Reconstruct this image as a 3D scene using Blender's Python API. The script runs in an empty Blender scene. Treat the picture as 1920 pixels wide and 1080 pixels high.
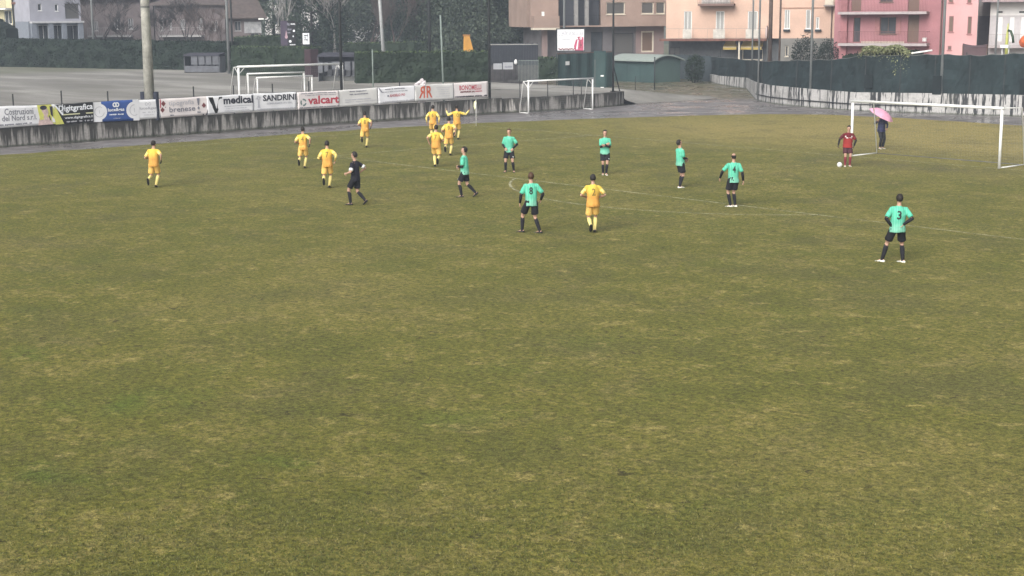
import bpy, bmesh, math, random
import numpy as np
from mathutils import Vector, Matrix, noise
from mathutils.bvhtree import BVHTree

# ------------------------------------------------------------------ camera, world, sun
S = bpy.context.scene
COL = S.collection
FPX, PITCH, ROLL, YAW = 2787.41, 0.183152, -0.006891, 2.432778
CAMP = Vector((66.4225, -54.2810, 6.3706))
FW = Vector((math.cos(PITCH)*math.cos(YAW), math.cos(PITCH)*math.sin(YAW), -math.sin(PITCH)))
_r = FW.cross(Vector((0, 0, 1))).normalized(); _u = _r.cross(FW)
RT = _r*math.cos(ROLL) + _u*math.sin(ROLL)
UP = -_r*math.sin(ROLL) + _u*math.cos(ROLL)
cd = bpy.data.cameras.new('camera'); cam = bpy.data.objects.new('camera', cd); COL.objects.link(cam)
cd.sensor_width = 36; cd.lens = 36*FPX/1920; cd.clip_start = 0.5; cd.clip_end = 3000
cam.matrix_world = Matrix(((RT.x, UP.x, -FW.x, CAMP.x), (RT.y, UP.y, -FW.y, CAMP.y), (RT.z, UP.z, -FW.z, CAMP.z), (0, 0, 0, 1)))
S.camera = cam

SUN_EL, SUN_AZ = math.radians(36), math.radians(292)     # direction the light comes from
W = bpy.data.worlds.new('World'); S.world = W; W.use_nodes = True
wn = W.node_tree.nodes; wl = W.node_tree.links; wn.clear()
sky = wn.new('ShaderNodeTexSky'); sky.sky_type = 'NISHITA'; sky.sun_disc = False
sky.sun_elevation = SUN_EL; sky.sun_rotation = math.radians(90) - SUN_AZ
sky.air_density = 1.2; sky.dust_density = 6
hs = wn.new('ShaderNodeHueSaturation'); hs.inputs['Saturation'].default_value = 0.22
bg = wn.new('ShaderNodeBackground'); bg.inputs['Strength'].default_value = 0.125
wo = wn.new('ShaderNodeOutputWorld')
wl.new(sky.outputs[0], hs.inputs['Color']); wl.new(hs.outputs[0], bg.inputs['Color']); wl.new(bg.outputs[0], wo.inputs[0])
sd = bpy.data.lights.new('sun', 'SUN'); so = bpy.data.objects.new('sun', sd); COL.objects.link(so)
sd.energy = 1.3; sd.angle = math.radians(42); sd.color = (1.0, 0.97, 0.92)
sdir = Vector((math.cos(SUN_EL)*math.cos(SUN_AZ), math.cos(SUN_EL)*math.sin(SUN_AZ), math.sin(SUN_EL)))
so.rotation_euler = sdir.to_track_quat('Z', 'Y').to_euler()
S.view_settings.view_transform = 'Standard'; S.view_settings.look = 'None'
S.view_settings.exposure = 0.62; S.view_settings.gamma = 1
S.cycles.volume_bounces = 0; S.cycles.max_bounces = 5; S.cycles.diffuse_bounces = 2; S.cycles.transparent_max_bounces = 12
HAZE = 0.0008

# ------------------------------------------------------------------ pixels of the survey photo -> points of the place
def ray(px, py): return (FW*FPX + RT*(px-960) - UP*(py-540))
def gp(px, py, z=0.0):
    d = ray(px, py); return CAMP + d*((z-CAMP.z)/d.z)
def atd(px, d, z=0.0, py=120):
    r = ray(px, py); h = math.hypot(r.x, r.y); p = CAMP + r*(d/h); p.z = z; return p
def zat(P, py):
    lo, hi = -5, 60
    for _ in range(40):
        m = (lo+hi)/2; d = Vector((P[0], P[1], m)) - CAMP; v = 540 - FPX*d.dot(UP)/d.dot(FW)
        if v > py: lo = m
        else: hi = m
    return m
def sstep(a, b, x):
    t = max(0, min(1, (x-a)/(b-a))); return t*t*(3-2*t)
def terrain(x, y):
    """gravel ground lies 0.88 m above the track behind the concrete wall and slopes down past its end"""
    return 0.88*(1-sstep(19.5, 30, y)) if x < -7 else 0.0

# ------------------------------------------------------------------ mesh helpers
class MB:
    def __init__(s): s.v = []; s.f = []; s.uv = None
    def add(s, vs, fs):
        o = len(s.v); s.v += [tuple(v) for v in vs]; s.f += [tuple(i+o for i in f) for f in fs]; return s
    def box(s, a, b, c0, c1, z0, z1):
        return s.add([(a,c0,z0),(b,c0,z0),(b,c1,z0),(a,c1,z0),(a,c0,z1),(b,c0,z1),(b,c1,z1),(a,c1,z1)],
                     [(0,3,2,1),(4,5,6,7),(0,1,5,4),(1,2,6,5),(2,3,7,6),(3,0,4,7)])
    def quad(s, a, b, c, d): return s.add([a,b,c,d], [(0,1,2,3)])
    def tube(s, pts, rad, n=8, ref=None, cap=True):
        """rings of radius (or (rx, ry)) along pts"""
        pts = [Vector(p) for p in pts]; vs = []; fs = []; N = len(pts); prev = None
        for i, p in enumerate(pts):
            t = (pts[min(i+1, N-1)] - pts[max(i-1, 0)]).normalized()
            a = Vector(ref) if ref is not None else (prev if prev is not None else (Vector((1,0,0)) if abs(t.x) < .9 else Vector((0,1,0))))
            a = (a - t*a.dot(t)).normalized(); prev = a; b = t.cross(a)
            r = rad[i] if isinstance(rad, (list, tuple)) else rad
            rx, ry = r if isinstance(r, (list, tuple)) else (r, r)
            for k in range(n):
                q = 2*math.pi*k/n; vs.append(p + a*(rx*math.cos(q)) + b*(ry*math.sin(q)))
        for i in range(N-1):
            for k in range(n):
                k2 = (k+1) % n; fs.append((i*n+k, i*n+k2, (i+1)*n+k2, (i+1)*n+k))
        if cap: fs.append(tuple(range(n-1, -1, -1))); fs.append(tuple((N-1)*n+k for k in range(n)))
        return s.add(vs, fs)
    def ball(s, c, r, M=None, nu=12, nv=8, keep=None):
        c = Vector(c); vs = []; fs = []
        rx, ry, rz = (r, r, r) if not isinstance(r, (tuple, list)) else r
        for j in range(nv+1):
            th = math.pi*j/nv
            for i in range(nu):
                ph = 2*math.pi*i/nu
                vs.append(c + Vector((rx*math.sin(th)*math.cos(ph), ry*math.sin(th)*math.sin(ph), rz*math.cos(th))))
        for j in range(nv):
            for i in range(nu):
                i2 = (i+1) % nu; f = (j*nu+i, (j+1)*nu+i, (j+1)*nu+i2, j*nu+i2)
                if keep is None or all(keep(vs[k]) for k in f): fs.append(f)
        if M is not None: vs = [M @ v for v in vs]
        return s.add(vs, fs)
    def xf(s, M): s.v = [tuple(M @ Vector(v)) for v in s.v]; return s
    def build(s, name, m, parent=None, smooth=False, loc=None, merge=True):
        me = bpy.data.meshes.new(name); me.from_pydata(s.v, [], s.f)
        if merge:
            bm = bmesh.new(); bm.from_mesh(me); bmesh.ops.remove_doubles(bm, verts=bm.verts, dist=1e-5)
            loose = [v for v in bm.verts if not v.link_faces]; bmesh.ops.delete(bm, geom=loose, context='VERTS')
            bm.to_mesh(me); bm.free()
        if smooth: me.shade_smooth()
        me.materials.append(m)
        o = bpy.data.objects.new(name, me); COL.objects.link(o)
        if parent: o.parent = parent
        if loc is not None: o.location = loc
        return o
def tag(o, label, cat, group=None):
    o['label'] = label; o['category'] = cat
    if group: o['group'] = group
    return o
def thing(name, label, cat, loc=(0,0,0), rz=0, group=None):
    o = bpy.data.objects.new(name, None); COL.objects.link(o); o.empty_display_size = .2
    o.location = loc; o.rotation_euler = (0, 0, rz); return tag(o, label, cat, group)
def kind(o, k='structure'): o['kind'] = k; return o
def dup(root, loc, rz=None, label=None):
    r = root.copy(); COL.objects.link(r); r.location = loc
    if rz is not None: r.rotation_euler = (0, 0, rz)
    if label: r['label'] = label
    for ch in list(root.children):
        c = ch.copy(); COL.objects.link(c); c.parent = r
        for g in ch.children:
            d = g.copy(); COL.objects.link(d); d.parent = c
    return r

# ------------------------------------------------------------------ materials
def _mat(name):
    m = bpy.data.materials.new(name); m.use_nodes = True; nt = m.node_tree
    b = nt.nodes['Principled BSDF']; return m, nt, b
def nd(nt, t, **kw):
    n = nt.nodes.new(t)
    for k, v in kw.items():
        if k.startswith('i_'):
            key = k[2:]; n.inputs[int(key) if key.isdigit() else key.replace('_', ' ')].default_value = v
        else: setattr(n, k, v)
    return n
def noi(nt, vec, scale, detail=3, rough=.55, dist=0):
    n = nd(nt, 'ShaderNodeTexNoise'); n.inputs['Scale'].default_value = scale; n.inputs['Detail'].default_value = detail
    n.inputs['Roughness'].default_value = rough; n.inputs['Distortion'].default_value = dist
    nt.links.new(vec, n.inputs['Vector']); return n.outputs['Fac']
def ramp(nt, fac, stops, interp='LINEAR'):
    r = nd(nt, 'ShaderNodeValToRGB'); cr = r.color_ramp; cr.interpolation = interp
    while len(cr.elements) < len(stops): cr.elements.new(.5)
    for e, (p, c) in zip(cr.elements, stops):
        e.position = p; e.color = (*c, 1) if isinstance(c, (tuple, list)) else (c, c, c, 1)
    nt.links.new(fac, r.inputs[0]); return r.outputs[0]
def mix(nt, fac, a, b, mode='MIX'):
    n = nd(nt, 'ShaderNodeMix', data_type='RGBA', blend_type=mode)
    for sock, v in ((n.inputs[0], fac), (n.inputs[6], a), (n.inputs[7], b)):
        if hasattr(v, 'default_value') or hasattr(v, 'links'): nt.links.new(v, sock)
        else: sock.default_value = v if not isinstance(v, (tuple, list)) else ((*v, 1) if len(v) == 3 else v)
    return n.outputs[2]
def mth(nt, op, a, b=None, c=None, clamp=False):
    n = nd(nt, 'ShaderNodeMath', operation=op); n.use_clamp = clamp
    for i, v in enumerate((a, b, c)):
        if v is None: continue
        if isinstance(v, (int, float)): n.inputs[i].default_value = v
        else: nt.links.new(v, n.inputs[i])
    return n.outputs[0]
def mrange(nt, v, a, b, c=0., d=1., smooth=True):
    n = nd(nt, 'ShaderNodeMapRange'); n.interpolation_type = 'SMOOTHSTEP' if smooth else 'LINEAR'
    nt.links.new(v, n.inputs[0])
    for i, q in zip((1, 2, 3, 4), (a, b, c, d)): n.inputs[i].default_value = q
    return n.outputs[0]
def bump(nt, b, h, st=.3, dist=.02):
    n = nd(nt, 'ShaderNodeBump'); n.inputs['Strength'].default_value = st; n.inputs['Distance'].default_value = dist
    nt.links.new(h, n.inputs['Height']); nt.links.new(n.outputs[0], b.inputs['Normal'])
def objco(nt): return nd(nt, 'ShaderNodeTexCoord').outputs['Object']
_mc = {}
def M(name, col, rough=.7, var=.18, scale=3, fine=40, metal=0, bmp=.15, spec=.3, warm=0):
    """paint, plaster, cloth, metal...: a colour with blotches of wear at two scales"""
    if name in _mc: return _mc[name]
    m, nt, b = _mat(name); co = objco(nt)
    n1 = noi(nt, co, scale, 4); n2 = noi(nt, co, fine, 2)
    d = tuple(c*(1-var) for c in col); l = tuple(min(1, c*(1+var*.7)) for c in col)
    c1 = ramp(nt, n1, [(.3, d), (.7, l)]); c2 = ramp(nt, n2, [(.3, 1-var*.5), (.7, 1.)])
    nt.links.new(mix(nt, 1., c1, c2, 'MULTIPLY'), b.inputs['Base Color'])
    b.inputs['Roughness'].default_value = rough; b.inputs['Metallic'].default_value = metal
    b.inputs['Specular IOR Level'].default_value = spec
    if bmp: bump(nt, b, n2, bmp, .01)
    _mc[name] = m; return m

def grass_mat():
    m, nt, b = _mat('turf'); co = objco(nt)
    sep = nd(nt, 'ShaderNodeSeparateXYZ'); nt.links.new(co, sep.inputs[0]); X, Y = sep.outputs[0], sep.outputs[1]
    big = noi(nt, co, .10, 4, .6); mid = noi(nt, co, .55, 5, .65, .4); sm = noi(nt, co, 3.2, 4, .7); fin = noi(nt, co, 9.5, 5, .78, .3)
    fin2 = noi(nt, co, 42, 2, .8)
    green = ramp(nt, mth(nt, 'ADD', mth(nt, 'MULTIPLY', mid, .6), mth(nt, 'MULTIPLY', sm, .4)), [(.32, (.061, .073, .011)), (.5, (.107, .108, .019)), (.68, (.158, .141, .032))])
    straw = ramp(nt, sm, [(.3, (.155, .135, .042)), (.7, (.255, .212, .080))])
    # straw-coloured worn patches
    f1 = ramp(nt, mth(nt, 'ADD', mth(nt, 'MULTIPLY', sm, .55), mth(nt, 'MULTIPLY', mid, .45)), [(.52, 0.), (.66, .75)])
    c = mix(nt, f1, green, straw)
    # lush patches
    lush = noi(nt, co, .42, 3, .5, .3)
    nearf = mrange(nt, Y, -36, -44)
    fl = mth(nt, 'MULTIPLY', ramp(nt, lush, [(.57, 0.), (.70, 1.)]), mth(nt, 'ADD', .22, mth(nt, 'MULTIPLY', nearf, .5)))
    c = mix(nt, fl, c, (.058, .098, .012, 1))
    # dry end of the pitch behind and around the goals
    dryk = mth(nt, 'ADD', mrange(nt, Y, -4, 9), mth(nt, 'MULTIPLY', mth(nt, 'SUBTRACT', big, .5), 1.3), clamp=True)
    dryk = mth(nt, 'MULTIPLY', dryk, mrange(nt, X, -3, 14, .15, 1.))
    dryc = ramp(nt, sm, [(.3, (.21, .175, .055)), (.7, (.31, .245, .100))])
    c = mix(nt, mth(nt, 'MULTIPLY', dryk, .85), c, dryc)
    # worn mud in the goal mouth
    dx = mth(nt, 'MULTIPLY', mth(nt, 'SUBTRACT', X, 30), .16); dy = mth(nt, 'MULTIPLY', mth(nt, 'ADD', Y, 1.6), .5)
    rr = mth(nt, 'SQRT', mth(nt, 'ADD', mth(nt, 'MULTIPLY', dx, dx), mth(nt, 'MULTIPLY', dy, dy)))
    mud = mth(nt, 'MULTIPLY', mrange(nt, rr, 1.3, .2), ramp(nt, noi(nt, co, .9, 4, .7), [(.38, 0.), (.62, 1.)]))
    c = mix(nt, mth(nt, 'MULTIPLY', mud, .75), c, (.075, .066, .04, 1))
    # small dark scuffs and holes, pale straws
    sc = ramp(nt, noi(nt, co, 5.5, 5, .78, .8), [(.585, 0.), (.63, 1.)])
    c = mix(nt, mth(nt, 'MULTIPLY', sc, .72), c, (.030, .029, .010, 1))
    dull = ramp(nt, noi(nt, co, .33, 5, .7, .5), [(.50, 0.), (.64, 1.)]); c = mix(nt, mth(nt, 'MULTIPLY', dull, .42), c, (.062, .062, .026, 1))
    pale = ramp(nt, noi(nt, co, 1.35, 5, .7, .2), [(.585, 0.), (.67, .7)]); c = mix(nt, pale, c, (.27, .225, .08, 1))
    div = ramp(nt, noi(nt, co, 2.1, 6, .62, 1.2), [(.665, 0.), (.685, 1.)]); c = mix(nt, mth(nt, 'MULTIPLY', div, .8), c, (.02, .018, .010, 1))
    tex = ramp(nt, fin, [(.38, 0.), (.62, 1.)]); c = mix(nt, tex, mix(nt, 1., c, (.40,.43,.40,1), 'MULTIPLY'), mix(nt, 1., c, (1.50,1.46,1.38,1), 'MULTIPLY'))
    tex2 = ramp(nt, fin2, [(.38, 0.), (.62, 1.)]); c = mix(nt, tex2, mix(nt, 1., c, (.62,.62,.62,1), 'MULTIPLY'), mix(nt, 1., c, (1.38,1.36,1.4,1), 'MULTIPLY'))
    nt.links.new(c, b.inputs['Base Color']); b.inputs['Roughness'].default_value = .85
    b.inputs['Specular IOR Level'].default_value = .12
    b.inputs['Sheen Weight'].default_value = .12; b.inputs['Sheen Roughness'].default_value = .45; b.inputs['Sheen Tint'].default_value = (.62,.56,.26,1)
    h = mth(nt, 'ADD', fin, mth(nt, 'MULTIPLY', sm, .8)); bump(nt, b, h, .7, .05)
    return m
def track_mat():
    m, nt, b = _mat('wet_asphalt'); co = objco(nt)
    sep = nd(nt, 'ShaderNodeSeparateXYZ'); nt.links.new(co, sep.inputs[0]); X, Y = sep.outputs[0], sep.outputs[1]
    n1 = noi(nt, co, .5, 5, .6, .3); n2 = noi(nt, co, 14, 3); n3 = noi(nt, co, .30, 4, .6, .5)
    c = ramp(nt, n1, [(.3, (.095, .086, .084)), (.7, (.215, .198, .196))])
    # moss and dirt along the foot of the walls
    edge = mth(nt, 'ADD', mth(nt, 'ADD', X, mth(nt, 'MULTIPLY', Y, .03)), mth(nt, 'MULTIPLY', n1, .9))
    c = mix(nt, mth(nt, 'MULTIPLY', mrange(nt, edge, -5.4, -6.2), .85), c, (.040, .038, .030, 1))
    # grass and soil of the verge past the end of the wall
    vg = mth(nt, 'MULTIPLY', mrange(nt, mth(nt, 'ADD', mth(nt, 'SUBTRACT', Y, mth(nt, 'MULTIPLY', X, .55)), mth(nt, 'MULTIPLY', n1, 9)), 34, 42), 1.)
    vcol = ramp(nt, noi(nt, co, 1.1, 4), [(.35, (.075, .085, .035)), (.55, (.14, .12, .075)), (.7, (.19, .165, .12))])
    c = mix(nt, mth(nt, 'MULTIPLY', vg, .8), c, vcol)
    c = mix(nt, .5, c, ramp(nt, n2, [(.3, .6), (.7, 1.25)]), 'MULTIPLY')
    nt.links.new(c, b.inputs['Base Color'])
    wet = ramp(nt, n3, [(.40, .7), (.56, .24)]); nt.links.new(wet, b.inputs['Roughness'])
    b.inputs['Specular IOR Level'].default_value = .5
    bump(nt, b, n2, .12, .01); return m
def gravel_mat():
    m, nt, b = _mat('fine_gravel'); co = objco(nt)
    mp = nd(nt, 'ShaderNodeMapping'); mp.inputs['Rotation'].default_value = (0, 0, math.radians(-49)); mp.inputs['Scale'].default_value = (.05, .20, 1)
    nt.links.new(co, mp.inputs[0])
    band = noi(nt, mp.outputs[0], 1., 3, .55, .3); n1 = noi(nt, co, .25, 4); n2 = noi(nt, co, 6, 3, .7)
    c = ramp(nt, band, [(.30, (.13, .12, .105)), (.5, (.20, .188, .168)), (.66, (.31, .295, .27))])
    sep = nd(nt, 'ShaderNodeSeparateXYZ'); nt.links.new(co, sep.inputs[0])
    gfar = mrange(nt, mth(nt, 'ADD', sep.outputs[0], mth(nt, 'MULTIPLY', n1, 14)), -62, -74)
    c = mix(nt, mth(nt, 'MULTIPLY', gfar, .7), c, (.12, .125, .075, 1))
    c = mix(nt, mth(nt, 'MULTIPLY', ramp(nt, n1, [(.5, 0.), (.7, 1.)]), .35), c, (.16, .16, .12, 1))
    c = mix(nt, .6, c, ramp(nt, n2, [(.3, .72), (.7, 1.2)]), 'MULTIPLY')
    nt.links.new(c, b.inputs['Base Color']); b.inputs['Roughness'].default_value = .8; bump(nt, b, n2, .3, .02); return m
def ground_mat():
    m, nt, b = _mat('field_soil'); co = objco(nt)
    c = ramp(nt, noi(nt, co, .08, 5), [(.3, (.06, .07, .03)), (.7, (.13, .12, .07))])
    nt.links.new(c, b.inputs['Base Color']); b.inputs['Roughness'].default_value = .9; return m
def streak_mat(name, dark, light, fu, lo, hi, topdark=.15, soft=.06, foot=0.):
    """poured concrete with rain streaks: u = metres along the wall, v = height"""
    m, nt, b = _mat(name); uv = nd(nt, 'ShaderNodeUVMap', uv_map='uv').outputs[0]
    sep = nd(nt, 'ShaderNodeSeparateXYZ'); nt.links.new(uv, sep.inputs[0]); U, V = sep.outputs[0], sep.outputs[1]
    def along(f, det, vs=.12):
        mp = nd(nt, 'ShaderNodeMapping'); mp.inputs['Scale'].default_value = (f, f*vs, 1); nt.links.new(uv, mp.inputs[0])
        return noi(nt, mp.outputs[0], 1., det, .7)
    s1 = along(fu, 3); s2 = along(fu*4.2, 2, .06); s3 = along(.35, 2)
    k = mth(nt, 'ADD', mth(nt, 'MULTIPLY', s1, .75), mth(nt, 'MULTIPLY', s2, .25))
    k = mth(nt, 'SUBTRACT', k, mth(nt, 'MULTIPLY', mth(nt, 'POWER', V, 2.), topdark))
    k = mth(nt, 'ADD', k, mth(nt, 'MULTIPLY', mth(nt, 'SUBTRACT', s3, .5), .15))
    f = ramp(nt, k, [(lo, 0.), (hi, 1.)])
    n = noi(nt, uv, 9, 4); c = mix(nt, f, dark, light)
    jf = mth(nt, 'ABSOLUTE', mth(nt, 'SUBTRACT', mth(nt, 'FRACT', mth(nt, 'MULTIPLY', U, .24)), .5)); c = mix(nt, mrange(nt, jf, .012, .004, 0., .8), c, (.03, .03, .028, 1))
    big = noi(nt, uv, .8, 4, .6); c = mix(nt, ramp(nt, big, [(.5, 0.), (.68, .45)]), c, (.10, .10, .085, 1))
    c = mix(nt, mrange(nt, mth(nt, 'SUBTRACT', V, mth(nt, 'MULTIPLY', s2, .35)), .0, -.12, 0., .8), c, (.035, .045, .022, 1))
    c = mix(nt, .55, c, ramp(nt, n, [(.3, .6), (.7, 1.15)]), 'MULTIPLY')
    nt.links.new(c, b.inputs['Base Color']); b.inputs['Roughness'].default_value = .85
    bump(nt, b, n, .3, .02); return m
def line_mat():
    m, nt, b = _mat('worn_line_paint'); co = objco(nt)
    b.inputs['Base Color'].default_value = (.50, .48, .30, 1); b.inputs['Roughness'].default_value = .9
    a = mth(nt, 'MULTIPLY', ramp(nt, noi(nt, co, 2.2, 4, .7), [(.35, .24), (.58, .85)]), ramp(nt, noi(nt, co, 16, 3, .8), [(.35, .4), (.6, 1.)]))
    nt.links.new(a, b.inputs['Alpha']); return m
def leaf_mat(name, c0, c1, sc=1.2):
    m, nt, b = _mat(name); co = objco(nt)
    r = nd(nt, 'ShaderNodeNewGeometry')
    f = mth(nt, 'ADD', mth(nt, 'MULTIPLY', noi(nt, co, sc, 3), .6), mth(nt, 'MULTIPLY', r.outputs['Random Per Island'], .4))
    nt.links.new(ramp(nt, f, [(.3, c0), (.7, c1)]), b.inputs['Base Color']); b.inputs['Roughness'].default_value = .7
    b.inputs['Specular IOR Level'].default_value = .2; return m
def tile_mat(name, c0, c1, f=3.5):
    m, nt, b = _mat(name); co = objco(nt)
    w = nd(nt, 'ShaderNodeTexWave', wave_type='BANDS', bands_direction='X'); w.inputs['Scale'].default_value = f; w.inputs['Distortion'].default_value = .4
    nt.links.new(co, w.inputs[0]); n = noi(nt, co, 2.5, 4)
    c = mix(nt, 1., ramp(nt, n, [(.3, c0), (.7, c1)]), ramp(nt, w.outputs['Fac'], [(0, .6), (.6, 1.)]), 'MULTIPLY')
    nt.links.new(c, b.inputs['Base Color']); b.inputs['Roughness'].default_value = .8; bump(nt, b, w.outputs['Fac'], .4, .04); return m
def glass_mat():
    m, nt, b = _mat('window_glass'); co = objco(nt)
    nt.links.new(ramp(nt, noi(nt, co, .8, 2), [(.3, (.03, .035, .04)), (.7, (.07, .075, .085))]), b.inputs['Base Color'])
    b.inputs['Roughness'].default_value = .12; return m
def shutter_mat(name, col):
    m, nt, b = _mat(name); co = objco(nt)
    w = nd(nt, 'ShaderNodeTexWave', wave_type='BANDS', bands_direction='Z'); w.inputs['Scale'].default_value = 3.2
    nt.links.new(co, w.inputs[0])
    nt.links.new(mix(nt, 1., (*col, 1), ramp(nt, w.outputs['Fac'], [(0, .62), (.7, 1.)]), 'MULTIPLY'), b.inputs['Base Color'])
    b.inputs['Roughness'].default_value = .6; bump(nt, b, w.outputs['Fac'], .3, .02); return m
GLASS = glass_mat()
WHITE = M('white_enamel', (.78, .78, .76), .45, .12, 2, 20)
STEEL = M('weathered_steel', (.13, .135, .13), .6, .25, 1, 30)
DSTEEL = M('dark_painted_steel', (.035, .038, .04), .6, .25, 1, 30)

# ------------------------------------------------------------------ the ground
def sheet(name, pts, z, m):
    me = bpy.data.meshes.new(name); me.from_pydata([(x, y, z) for x, y in pts], [], [tuple(range(len(pts)))])
    me.materials.append(m); o = bpy.data.objects.new(name, me); COL.objects.link(o); return kind(o)
sheet('ground', [(-480,-420),(300,-420),(300,480),(-480,480)], -.05, ground_mat())
sheet('running_track', [(-7.6,-120),(95,-120),(95,60),(-45,60),(-45,20),(-7.6,20)], 0, track_mat())
edge = [(-1.6,-110),(-1.7,-27.3),(-1.8,-21.9),(-2.2,-15.8),(-2.35,-9),(-2.2,-4.1),(-1.3,1.4),(.7,8.1),(3.4,14.7),(5.5,18.6),(8.6,21.0),(14.2,21.7),(22,21.2),(40,20),(60,17),(80,10),(80,-110)]
rnd = random.Random(3); pts = []
for (a, b) in zip(edge, edge[1:]+edge[:1]):
    n = max(1, int(math.dist(a, b)/.5)) if math.dist(a, b) < 50 else 60
    for i in range(n):
        t = i/n; x = a[0]+(b[0]-a[0])*t; y = a[1]+(b[1]-a[1])*t
        q = noise.noise(Vector((x*.6, y*.6, 3)))*.28 + noise.noise(Vector((x*2.3, y*2.3, 7)))*.12
        pts.append((x+q, y+q))
sheet('grass_pitch', pts, .006, grass_mat())
def tufts():
    """blades of grass standing up from the turf, thinning out with distance"""
    rs = np.random.RandomState(4); n = 110000
    u = rs.uniform(0, 1, n); d = 14.5/(1-u*(1-14.5/30.)); a = YAW + rs.uniform(-.345, .345, n)      # density falls as 1/d^2 per unit length
    x = CAMP.x + d*np.cos(a); y = CAMP.y + d*np.sin(a)
    kx = (np.round(x*6)/6 + rs.normal(0, .035, n)); ky = (np.round(y*6)/6 + rs.normal(0, .035, n)); c = rs.uniform(size=n) < .45
    x = np.where(c, kx, x); y = np.where(c, ky, y); ok = (x > 0) & (x < 66); x, y, d = x[ok], y[ok], d[ok]; n = len(x)
    sc = np.ones(n)*np.clip((30-d)/12, .1, 1); h = rs.uniform(.010, .028, n)*sc; w = rs.uniform(.004, .009, n)*sc; t = rs.uniform(0, 6.283, n); lx = rs.normal(0, .6, n)*h; ly = rs.normal(0, .6, n)*h
    B = np.stack([x, y, np.full(n, .004)], 1); W_ = np.stack([np.cos(t)*w, np.sin(t)*w, np.zeros(n)], 1); Tp = B + np.stack([lx, ly, h], 1)
    if FEET:
        fp = np.array(FEET); k = 90; m_ = len(fp)*k; cx = np.repeat(fp[:,0], k)+rs.normal(0, .075, m_); cy = np.repeat(fp[:,1], k)+rs.normal(0, .075, m_); hh = rs.uniform(.015, .04, m_); tt = rs.uniform(0, 6.283, m_)
        B2 = np.stack([cx, cy, np.full(m_, .004)], 1); W2 = np.stack([np.cos(tt)*.008, np.sin(tt)*.008, 0*tt], 1); T2 = B2 + np.stack([rs.normal(0,.3,m_)*hh, rs.normal(0,.3,m_)*hh, hh], 1)
        B = np.concatenate([B, B2]); W_ = np.concatenate([W_, W2]); Tp = np.concatenate([Tp, T2]); n += m_
    V = np.stack([B-W_, B+W_, Tp+W_*.35, Tp-W_*.35], 1).reshape(-1, 3).astype('f')
    me = bpy.data.meshes.new('grass_blades'); me.vertices.add(4*n); me.vertices.foreach_set('co', V.ravel()); me.loops.add(4*n); me.loops.foreach_set('vertex_index', np.arange(4*n, dtype='i'))
    me.polygons.add(n); me.polygons.foreach_set('loop_start', np.arange(0, 4*n, 4, dtype='i')); me.update(calc_edges=True)
    m, nt, b = _mat('grass_blade'); g = nd(nt, 'ShaderNodeNewGeometry').outputs['Random Per Island']; co = objco(nt)
    c1 = ramp(nt, g, [(.0, (.03,.042,.008)), (.35, (.075,.095,.014)), (.75, (.13,.14,.024)), (.95, (.20,.18,.05)), (1., (.28,.24,.09))])
    f = ramp(nt, noi(nt, co, .9, 4, .6), [(.45, 0.), (.65, .6)]); c1 = mix(nt, f, c1, mix(nt, g, (.10,.085,.03,1), (.24,.20,.07,1)))
    nt.links.new(c1, b.inputs['Base Color']); b.inputs['Roughness'].default_value = .7; me.materials.append(m)
    o = bpy.data.objects.new('grass_blades', me); COL.objects.link(o); return kind(o, 'stuff')
FEET = []
LINE = line_mat()
def marking(segs, w=.09):
    mb = MB()
    for (a, b) in segs:
        a, b = Vector((*a, .012)), Vector((*b, .012)); t = (b-a).normalized(); n = Vector((-t.y, t.x, 0))*w/2
        mb.quad(a-n, b-n, b+n, a+n)
    return mb
CXG = 29.92
arc = [(CXG+9.15*math.cos(t), -11+9.15*math.sin(t)) for t in [math.radians(217+i*106/30) for i in range(31)]]
segs = [((CXG-20.16,-16.5),(CXG+20.16,-16.5)), ((CXG-20.16,-16.45),(CXG-20.16,0)), ((CXG+20.16,-16.45),(CXG+20.16,0)),
        ((.1,0),(CXG-3.8,0)), ((CXG-3.55,0),(CXG+3.55,0)), ((CXG+3.8,0),(59.7,0)), ((0,-100),(0,0))] + list(zip(arc, arc[1:]))
kind(marking(segs).build('pitch_marking', LINE, merge=False))

def grid(name, x0, x1, y0, y1, nx, ny, f, m):
    vs = [(x0+(x1-x0)*i/nx, y0+(y1-y0)*j/ny) for j in range(ny+1) for i in range(nx+1)]
    vs = [(x, y, f(x, y)) for x, y in vs]
    fs = [(j*(nx+1)+i, j*(nx+1)+i+1, (j+1)*(nx+1)+i+1, (j+1)*(nx+1)+i) for j in range(ny) for i in range(nx)]
    me = bpy.data.meshes.new(name); me.from_pydata(vs, [], fs); me.materials.append(m); me.shade_smooth()
    o = bpy.data.objects.new(name, me); COL.objects.link(o); return kind(o)
def gz(x, y):
    t = .88*(1-sstep(22, 33, y)) + .02*noise.noise(Vector((x*.2, y*.2, 0)))
    t *= max(1-sstep(19.0, 20.6, y), sstep(7.6, 12.5, -x)); return t-.035*sstep(24, 33, y)
grid('gravel_field', -230, -7.75, -150, 34, 120, 184, gz, gravel_mat())
def hill(x, y):
    d = math.hypot(x-66, y+54)
    return -2 + 30*sstep(285, 420, d) + 5*noise.noise(Vector((x*.012, y*.012, 2)))*sstep(290, 350, d) + 2*noise.noise(Vector((x*.06, y*.06, 2)))*sstep(290, 320, d)
grid('hills', -440, 260, -300, 440, 130, 130, hill, leaf_mat('hillside_woods', (.03, .045, .03), (.07, .085, .06), .05))

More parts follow.
